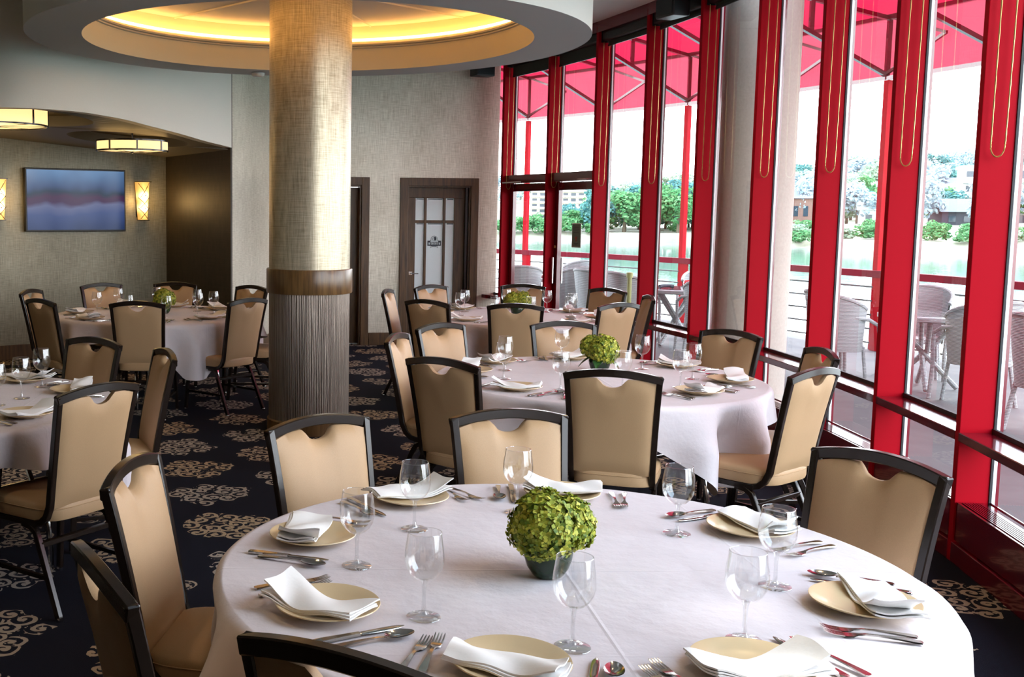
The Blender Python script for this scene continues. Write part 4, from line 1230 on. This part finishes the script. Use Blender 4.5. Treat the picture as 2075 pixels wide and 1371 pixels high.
# ================================================================== TABLES AND CLOTHS
def table_proto():
    o = empty('round_table')
    MB().lathe([(0, .715), (.90, .715), (.912, .722), (.912, .742), (.90, .75), (0, .75)], 72).build('tabletop', 'table_wood', o, smooth=True)
    for sy in (-1, 1):
        for sx_ in (-1, 1):
            m = MB(); m.tube(catmull([(sx_ * .30, sy * .36, .71), (sx_ * .33, sy * .40, .55), (sx_ * .34, sy * .47, .42), (sx_ * .36, sy * .56, .30), (sx_ * .37, sy * .60, .12), (sx_ * .37, sy * .60, 0)], 4), .014, 8)
            m.build('leg', 'chrome', o, smooth=True)
        m = MB(); m.tube([(-.33, sy * .40, .55), (.33, sy * .40, .55)], .011, 8); m.build('leg_brace', 'chrome', o, smooth=True)
    return o
def cloth(seed, corner_deg, name='tablecloth'):
    rnd = random.Random(seed); NT_ = 240; RT = .918
    folds = [(rnd.randint(9, 26), rnd.uniform(0, 6.28), rnd.uniform(.5, 1)) for _ in range(5)]
    def over(th):
        ph = th - R(corner_deg)
        # square cloth: corners at ph = 0, 90 ...
        q = (ph + pi / 4) % (pi / 2) - pi / 4
        a_ = 1.085
        r_ = a_ / max(.001, cos(pi / 4 - abs(q)))
        return min(r_, 1.39) - RT + .01 * sin(7 * th + seed)
    rings = []
    flatr = [0.001, .15, .3, .45, .6, .72, .80, .86, .90]
    m = MB()
    for r_ in flatr:
        m.v += [(r_ * cos(2 * pi * i / NT_), r_ * sin(2 * pi * i / NT_), .7565) for i in range(NT_)]
    NR = 14
    for j in range(NR + 1):
        s_ = j / NR
        for i in range(NT_):
            th = 2 * pi * i / NT_
            L = over(th); d = L * s_
            # rounded shoulder then hang
            rad = .022
            if d < rad * 1.57:
                an = d / rad; rr_ = RT - .012 + rad * sin(an); z = .7565 - rad * (1 - cos(an))
            else:
                rr_ = RT - .012 + rad; z = .7565 - rad - (d - rad * 1.57)
            drop = max(0, .7565 - z)
            w = sum(am * sin(n_ * th + p_) for n_, p_, am in folds) / 3.2
            cq = ((th - R(corner_deg) + pi / 4) % (pi / 2) - pi / 4)
            cf = math.exp(-(cq / .30) ** 2)
            rr_ += (.085 * w + .06 * cf * sin(13 * cq + seed)) * min(1, drop / .22) ** 1.2 + .012 * drop
            m.v.append((rr_ * cos(th), rr_ * sin(th), z))
    nr = len(flatr) + NR + 1
    for j in range(nr - 1):
        for i in range(NT_):
            m.f.append((j * NT_ + i, j * NT_ + (i + 1) % NT_, (j + 1) * NT_ + (i + 1) % NT_, (j + 1) * NT_ + i))
    m.f.append(tuple(range(NT_)))
    return m.build(name, 'tablecloth', smooth=True, angle=180)
tproto = table_proto()
for i, (k, c) in enumerate(TABLES.items()):
    o = tproto if i == 0 else copy_tree(tproto)
    o.location = (c[0], c[1], 0); o.rotation_euler = (0, 0, R({1: 20, 2: 10, 3: 0, 4: 25, 5: 40}[k]))
    tag(o, 'round folding banquet table, ' + TN[k], 'table', 'round banquet tables')
    cl = cloth(k * 5 + 1, {1: -168, 2: -60, 3: -125, 4: -62, 5: -95}[k])
    cl.location = (c[0], c[1], 0)
    tag(cl, 'white tablecloth draped over ' + TN[k], 'tablecloth', 'white tablecloths')

# ================================================================== TABLEWARE
TOP = .7575
ME = {}
ME['plate'] = MB().lathe([(0, .004), (.055, .004), (.058, 0), (.068, 0), (.072, .005), (.100, .011), (.130, .022), (.134, .0245), (.133, .027), (.128, .0265), (.098, .0155), (.070, .0095), (0, .0085)], 56).mesh('dinner_plate', smooth=True)
ME['plate'].materials.append(MAT['ceramic'])
# wine glass: bowl and foot with stem
def bowl_profile():
    return [(.0045, .082), (.012, .084), (.022, .090), (.031, .100), (.0375, .113), (.0405, .128), (.0405, .142), (.039, .158), (.0365, .174), (.035, .186), (.0343, .190), (.0335, .190), (.0342, .186), (.0357, .174), (.0382, .158), (.0396, .142), (.0396, .128), (.0366, .1135), (.030, .101), (.021, .0915), (.011, .0865), (0, .086)]
ME['bowl'] = MB().lathe(bowl_profile(), 40).mesh('bowl', smooth=True, angle=80)
ME['bowl'].materials.append(MAT['wine_glass'])
ME['stem'] = MB().lathe([(0, .0835), (.0075, .083), (.0052, .074), (.0042, .055), (.0042, .030), (.0055, .016), (.0085, .008), (.016, .0048), (.030, .0028), (.0345, .0022), (.0352, .001), (.034, 0), (0, 0)], 32).mesh('stem_and_foot', smooth=True)
ME['stem'].materials.append(MAT['stem_glass'])
ME['rim'] = MB().lathe([(.0339 + .0008 * cos(a), .1902 + .0008 * sin(a)) for a in [2 * pi * i / 6 for i in range(6)]], 40, close=True).mesh('rim', smooth=True)
ME['rim'].materials.append(MAT['stem_glass'])
# cutlery: lofts along +y (tip away from the diner)
def loft(m, secs):
    vs = []
    for y, w, z, h in secs: vs += [(-w, y, z - h), (w, y, z - h), (w * .9, y, z + h), (-w * .9, y, z + h)]
    fs = []
    for i in range(len(secs) - 1):
        for k in range(4): fs.append((i * 4 + k, i * 4 + (k + 1) % 4, i * 4 + 4 + (k + 1) % 4, i * 4 + 4 + k))
    n_ = (len(secs) - 1) * 4
    m.add(vs, fs + [(3, 2, 1, 0), (n_, n_ + 1, n_ + 2, n_ + 3)])
HAND = [(-.100, .004, .004, .0012), (-.097, .0088, .004, .0016), (-.085, .0098, .0045, .0018), (-.05, .0066, .0068, .0017), (-.01, .0042, .0085, .0016), (.015, .0034, .008, .0016)]
m = MB(); loft(m, HAND + [(.03, .005, .006, .0013), (.040, .0115, .0035, .001), (.052, .0128, .0028, .001), (.060, .0128, .0030, .001)])
for x in (-.0105, -.0035, .0035, .0105):
    loft(m, [(.058, .0021, 0, 0)] and [(y, w, z, h) for y, w, z, h in ((.058, .0021, .0030, .0010), (.080, .0019, .0045, .0009), (.098, .0014, .0085, .0007), (.102, .0006, .0098, .0005))])
    for i in range(16): m.v[-1 - i] = (m.v[-1 - i][0] + x, m.v[-1 - i][1], m.v[-1 - i][2])
ME['fork'] = m.mesh('dinner_fork', smooth=True, angle=50)
m = MB(); loft(m, HAND + [(.035, .0045, .0055, .0012)])
def sp_(u, v):
    a = 2 * pi * u; r_ = v
    y = .067 + .036 * r_ * cos(a); w = .0215 * r_ * sin(a) * (1 - .12 * cos(a))
    return (w, y, .0022 + .0085 * r_ ** 2.2)
m.grid(24, 6, lambda u, v: sp_(u, max(v, .01))); m.grid(24, 6, lambda u, v: (lambda p: (p[0] * .97, p[1], p[2] + .0012))(sp_(u, max(v, .01))))
ME['spoon'] = m.mesh('dinner_spoon', smooth=True, angle=50)
m = MB(); loft(m, [(-.115, .005, .004, .002), (-.112, .0095, .004, .0032), (-.09, .010, .0042, .0035), (-.03, .0082, .0042, .0033), (.000, .0070, .0042, .003), (.008, .0085, .004, .0012), (.03, .0098, .004, .0010), (.075, .0105, .004, .0009), (.10, .0085, .004, .0008), (.115, .0035, .004, .0006), (.118, .001, .004, .0005)])
ME['knife'] = m.mesh('dinner_knife', smooth=True, angle=40, bevel=.001, bseg=1)
for k in ('fork', 'spoon', 'knife'): ME[k].materials.append(MAT['steel'])
# napkins: folded cloth laid across the plate with one loose flap lifted
def napkin_mesh(seed):
    rnd = random.Random(seed); m = MB()
    sk = rnd.uniform(-.04, .04); lift = rnd.uniform(.018, .036); fl = rnd.choice((-1, 1)); n0 = rnd.uniform(0, 9)
    def base(x, y):
        r_ = min(1.0, hypot(x, y) / .135)
        return .012 + .016 * r_ ** 2 + .006 * noise.noise((x * 12 + n0, y * 12, 0))
    def sheet(x0, x1, y0, y1, zoff, amp, curl, s2):
        def f_(u, v):
            x = x0 + (x1 - x0) * u; y = y0 + (y1 - y0) * v + sk * (x / .15) + .012 * sin(6 * u + n0) * s2
            z = base(x, y) + zoff + amp * sin(pi * u) * sin(pi * v) + curl * (max(0, (u - .62) / .38) ** 2 if fl > 0 else max(0, (.38 - u) / .38) ** 2)
            z += .004 * sin(9 * u + 5 * v + n0)
            return (x * (1 + .06 * v * s2), y, z)
        return f_
    def slab(f_, th=.0035, nu=22, nv=9):
        b = len(m.v); m.grid(nu, nv, f_); b2 = len(m.v); m.grid(nu, nv, lambda u, v: (lambda p: (p[0], p[1], p[2] + th))(f_(u, v)))
        w_ = nu + 1
        rim = [i for i in range(nu)] + [nu + w_ * j for j in range(nv)] + [nu + w_ * nv - i for i in range(nu)] + [w_ * (nv - j) for j in range(nv)]
        for i in range(len(rim)):
            a, c = rim[i], rim[(i + 1) % len(rim)]; m.f.append((b + a, b + c, b2 + c, b2 + a))
    slab(sheet(-.138, .132, -.085, .035, .0, .001, .004, .3), .004)
    slab(sheet(-.135, .128, -.082, .030, .0045, .004, .008, .6), .004)
    slab(sheet(-.132, .122, -.078, .022 + rnd.uniform(0, .03), .009, .012, lift, 1.0), .004)
    return m.mesh('napkin', smooth=True, angle=60)
NAPK = [napkin_mesh(s_) for s_ in range(6)]
for me in NAPK: me.materials.append(MAT['napkin'])

def place(name, me, loc, rz, label, cat, group, sc=None):
    o = bpy.data.objects.new(name, me); COL.objects.link(o)
    o.location = loc; o.rotation_euler = (0, 0, rz)
    if sc: o.scale = (sc, sc, sc)
    return tag(o, label, cat, group)
def wine(loc, label, rz=0):
    o = empty('wine_glass', loc, rz); o.scale = (1.15, 1.15, 1.07); tag(o, label, 'wine glass', 'stemmed glasses on the tables')
    for nm, k in (('bowl', 'bowl'), ('stem', 'stem'), ('rim', 'rim')):
        c = bpy.data.objects.new(nm, ME[k]); COL.objects.link(c); c.parent = o
SEATS = { # table: list of (plate angle, plate radius, glass angle, glass radius, words)
 1: [(118, .75, 136, .51, 'column-side'), (160, .71, 178, .55, 'left end'), (-154, .70, -140, .53, 'lower left'), (-112, .675, -101, .52, 'bottom centre'),
     (-69, .675, -58, .55, 'bottom right'), (-22, .71, -13, .52, 'right end'), (29, .72, 39, .52, 'upper right'), (78, .74, 93, .54, 'far')],
 2: [(-140, .70, -125, .55, 'near left'), (168, .72, -172, .56, 'left'), (131, .74, 153, .55, 'far left'), (88, .76, 96, .64, 'far'), (36, .74, 44, .49, 'far right'),
     (-11, .72, -4, .53, 'right'), (-53, .66, -45, .50, 'near right'), (-101, .70, -86, .40, 'nearest')],
 3: [(164, .70, 178, .52, 'left'), (-137, .70, -122, .52, 'near left'), (-100, .70, -84, .40, 'nearest'), (125, .72, 140, .56, 'far left'), (76, .72, 92, .50, 'far'),
     (33, .70, 48, .52, 'far right'), (-13, .70, 2, .50, 'right'), (-56, .70, -40, .52, 'near right')],
 4: [(-178, .70, -165, .54, 'left'), (-132, .74, -112, .50, 'near left'), (128, .70, 143, .52, 'far left'), (85, .68, 100, .50, 'far'), (39, .66, 40, .42, 'far right'),
     (-3, .70, 4, .50, 'right'), (-90, .72, -74, .53, 'nearest'), (-40, .66, -25, .42, 'near right')],
 5: [(62, .72, 45, .66, 'far right'), (24, .74, 14, .47, 'right'), (-30, .70, -12, .40, 'near right'), (98, .70, 112, .52, 'far')],
}
rs = random.Random(11)
for tb, seats in SEATS.items():
    c = TABLES[tb]
    for i, (pa, pr, ga, gr, wd_) in enumerate(seats):
        a = R(pa); u = Vector((cos(a), sin(a))); tt = Vector((-u.y, u.x)); P0 = Vector(c) + u * pr
        rz = a + pi / 2          # local +y points to the table centre
        ww = ' at the %s seat of %s' % (wd_, TN[tb])
        place('dinner_plate', ME['plate'], (P0.x, P0.y, TOP + .001), rz, 'cream dinner plate' + ww, 'plate', 'dinner plates', .93)
        j = rs.uniform(-.12, .12) + (0 if rs.random() < .7 else .5)
        place('napkin', NAPK[(i * 5 + tb) % 6], (P0.x + u.x * .012, P0.y + u.y * .012, TOP + .004), rz + j, 'folded white napkin' + ww, 'napkin', 'folded napkins', .93)
        gp = Vector(c) + Vector((cos(R(ga)), sin(R(ga)))) * gr
        wine((gp.x, gp.y, TOP + .001), 'clear stemmed wine glass' + ww)
        for nm, kk, off, rad, lb in (('dinner_knife', 'knife', .162, .0, 'steel dinner knife'), ('dinner_spoon', 'spoon', .206, -.005, 'steel spoon'),
                                ('dinner_fork', 'fork', -.166, .0, 'inner steel fork'), ('salad_fork', 'fork', -.204, .006, 'outer steel fork')):
            q = P0 + tt * (off + rs.uniform(-.006, .006)) + u * (rad + rs.uniform(-.012, .012))
            if (q - Vector(c)).length > .83: q = Vector(c) + (q - Vector(c)).normalized() * .83
            place(nm, ME[kk], (q.x, q.y, TOP + .0015), rz + rs.uniform(-.10, .10), lb + ww, nm.split('_')[1], 'cutlery')

# hydrangea centrepieces
def bloom(seed, n, r_):
    rnd = random.Random(seed); m = MB(); ga_ = pi * (3 - sqrt(5))
    for i in range(n):
        z = 1 - 2 * (i + .5) / n
        if z < -.72: continue
        th = ga_ * i + rnd.uniform(-.1, .1); q = sqrt(1 - z * z)
        d = Vector((q * cos(th), q * sin(th), z)); lump = 1 + .16 * noise.noise(d * 2.6 + Vector((seed, 0, 0)))
        p = d * r_ * lump * rnd.uniform(.86, 1.08)
        ta = Matrix.Rotation(rnd.uniform(0, 6.28), 3, d) @ d.orthogonal().normalized(); tb_ = d.cross(ta)
        s_ = .0100 * rnd.uniform(.7, 1.3)
        tilt = d * rnd.uniform(.2, .7) * s_
        for k in range(4):
            e1 = (ta * cos(k * pi / 2) + tb_ * sin(k * pi / 2)); e2 = d.cross(e1)
            m.add([p, p + e1 * s_ * .7 + e2 * s_ * .55 + tilt * .6, p + e1 * s_ * 1.25 + tilt, p + e1 * s_ * .7 - e2 * s_ * .55 + tilt * .6], [(0, 1, 2, 3)])
    return m.mesh('bloom', recalc=False)
BL = [bloom(1, 800, .082), bloom(2, 560, .066), bloom(3, 480, .060)]
CORE = [MB().lathe([(0, -r_)] + [(r_ * cos(a), r_ * sin(a)) for a in [-pi / 2 + pi * i / 10 for i in range(1, 10)]] + [(0, r_)], 16).mesh('core', smooth=True) for r_ in (.074, .058, .053)]
for me in BL: me.materials.append(MAT['hydrangea'])
for me in CORE: me.materials.append(MAT['dark_leaf'])
ME['vase'] = MB().lathe([(0, 0), (.034, 0), (.040, .004), (.054, .025), (.062, .05), (.064, .07), (.060, .078), (.056, .076), (.058, .06), (.048, .03), (.03, .012), (0, .01)], 36).mesh('bowl', smooth=True)
ME['vase'].materials.append(MAT['bowl_glass'])
def leaf_mesh():
    m = MB(); m.grid(6, 4, lambda u, v: (.11 * u, (v - .5) * .07 * sin(pi * min(.98, u + .04)) ** .8, -.02 * u - .06 * u * u + .012 * abs(v - .5))); return m.mesh('leaf', smooth=True)
ME['leaf'] = leaf_mesh(); ME['leaf'].materials.append(MAT['dark_leaf'])
FL = {1: (.60, 2.72, .3), 2: (1.66, 6.30, 1.3), 3: (1.80, 9.72, 2.2), 4: (-1.40, 9.70, .9), 5: (-2.0, 5.2, 0)}
for tb, (x, y, rz) in FL.items():
    c = empty('hydrangea_centrepiece', (x, y, TOP + .001), rz)
    tag(c, 'green hydrangea blooms in a dark glass bowl on ' + TN[tb], 'flowers', 'hydrangea centrepieces')
    b = bpy.data.objects.new('glass_bowl', ME['vase']); COL.objects.link(b); b.parent = c
    for i, p in enumerate(((-.028, -.02, .135), (.066, .015, .125), (.01, .05, .150))):
        bo = bpy.data.objects.new('bloom', BL[i]); COL.objects.link(bo); bo.parent = c; bo.location = p
        co = bpy.data.objects.new('inner_leaves', CORE[i]); COL.objects.link(co); co.parent = bo
    for k in range(0 if tb in (1, 3) else 4):
        l = bpy.data.objects.new('leaf', ME['leaf']); COL.objects.link(l); l.parent = c; a = k * 1.256 + .5
        l.scale = (.8, .8, .8); l.location = (.035 * cos(a), .035 * sin(a), .092); l.rotation_euler = (0, 0, a)

try:
    SC.cycles.transparent_max_bounces = 16
    SC.cycles.max_bounces = 7
    SC.cycles.diffuse_bounces = 4
    SC.cycles.glossy_bounces = 3
    SC.cycles.transmission_bounces = 6
    SC.cycles.adaptive_threshold = .04
    SC.cycles.caustics_refractive = False
    SC.cycles.caustics_reflective = False
    SC.cycles.sample_clamp_indirect = 8
except Exception:
    pass
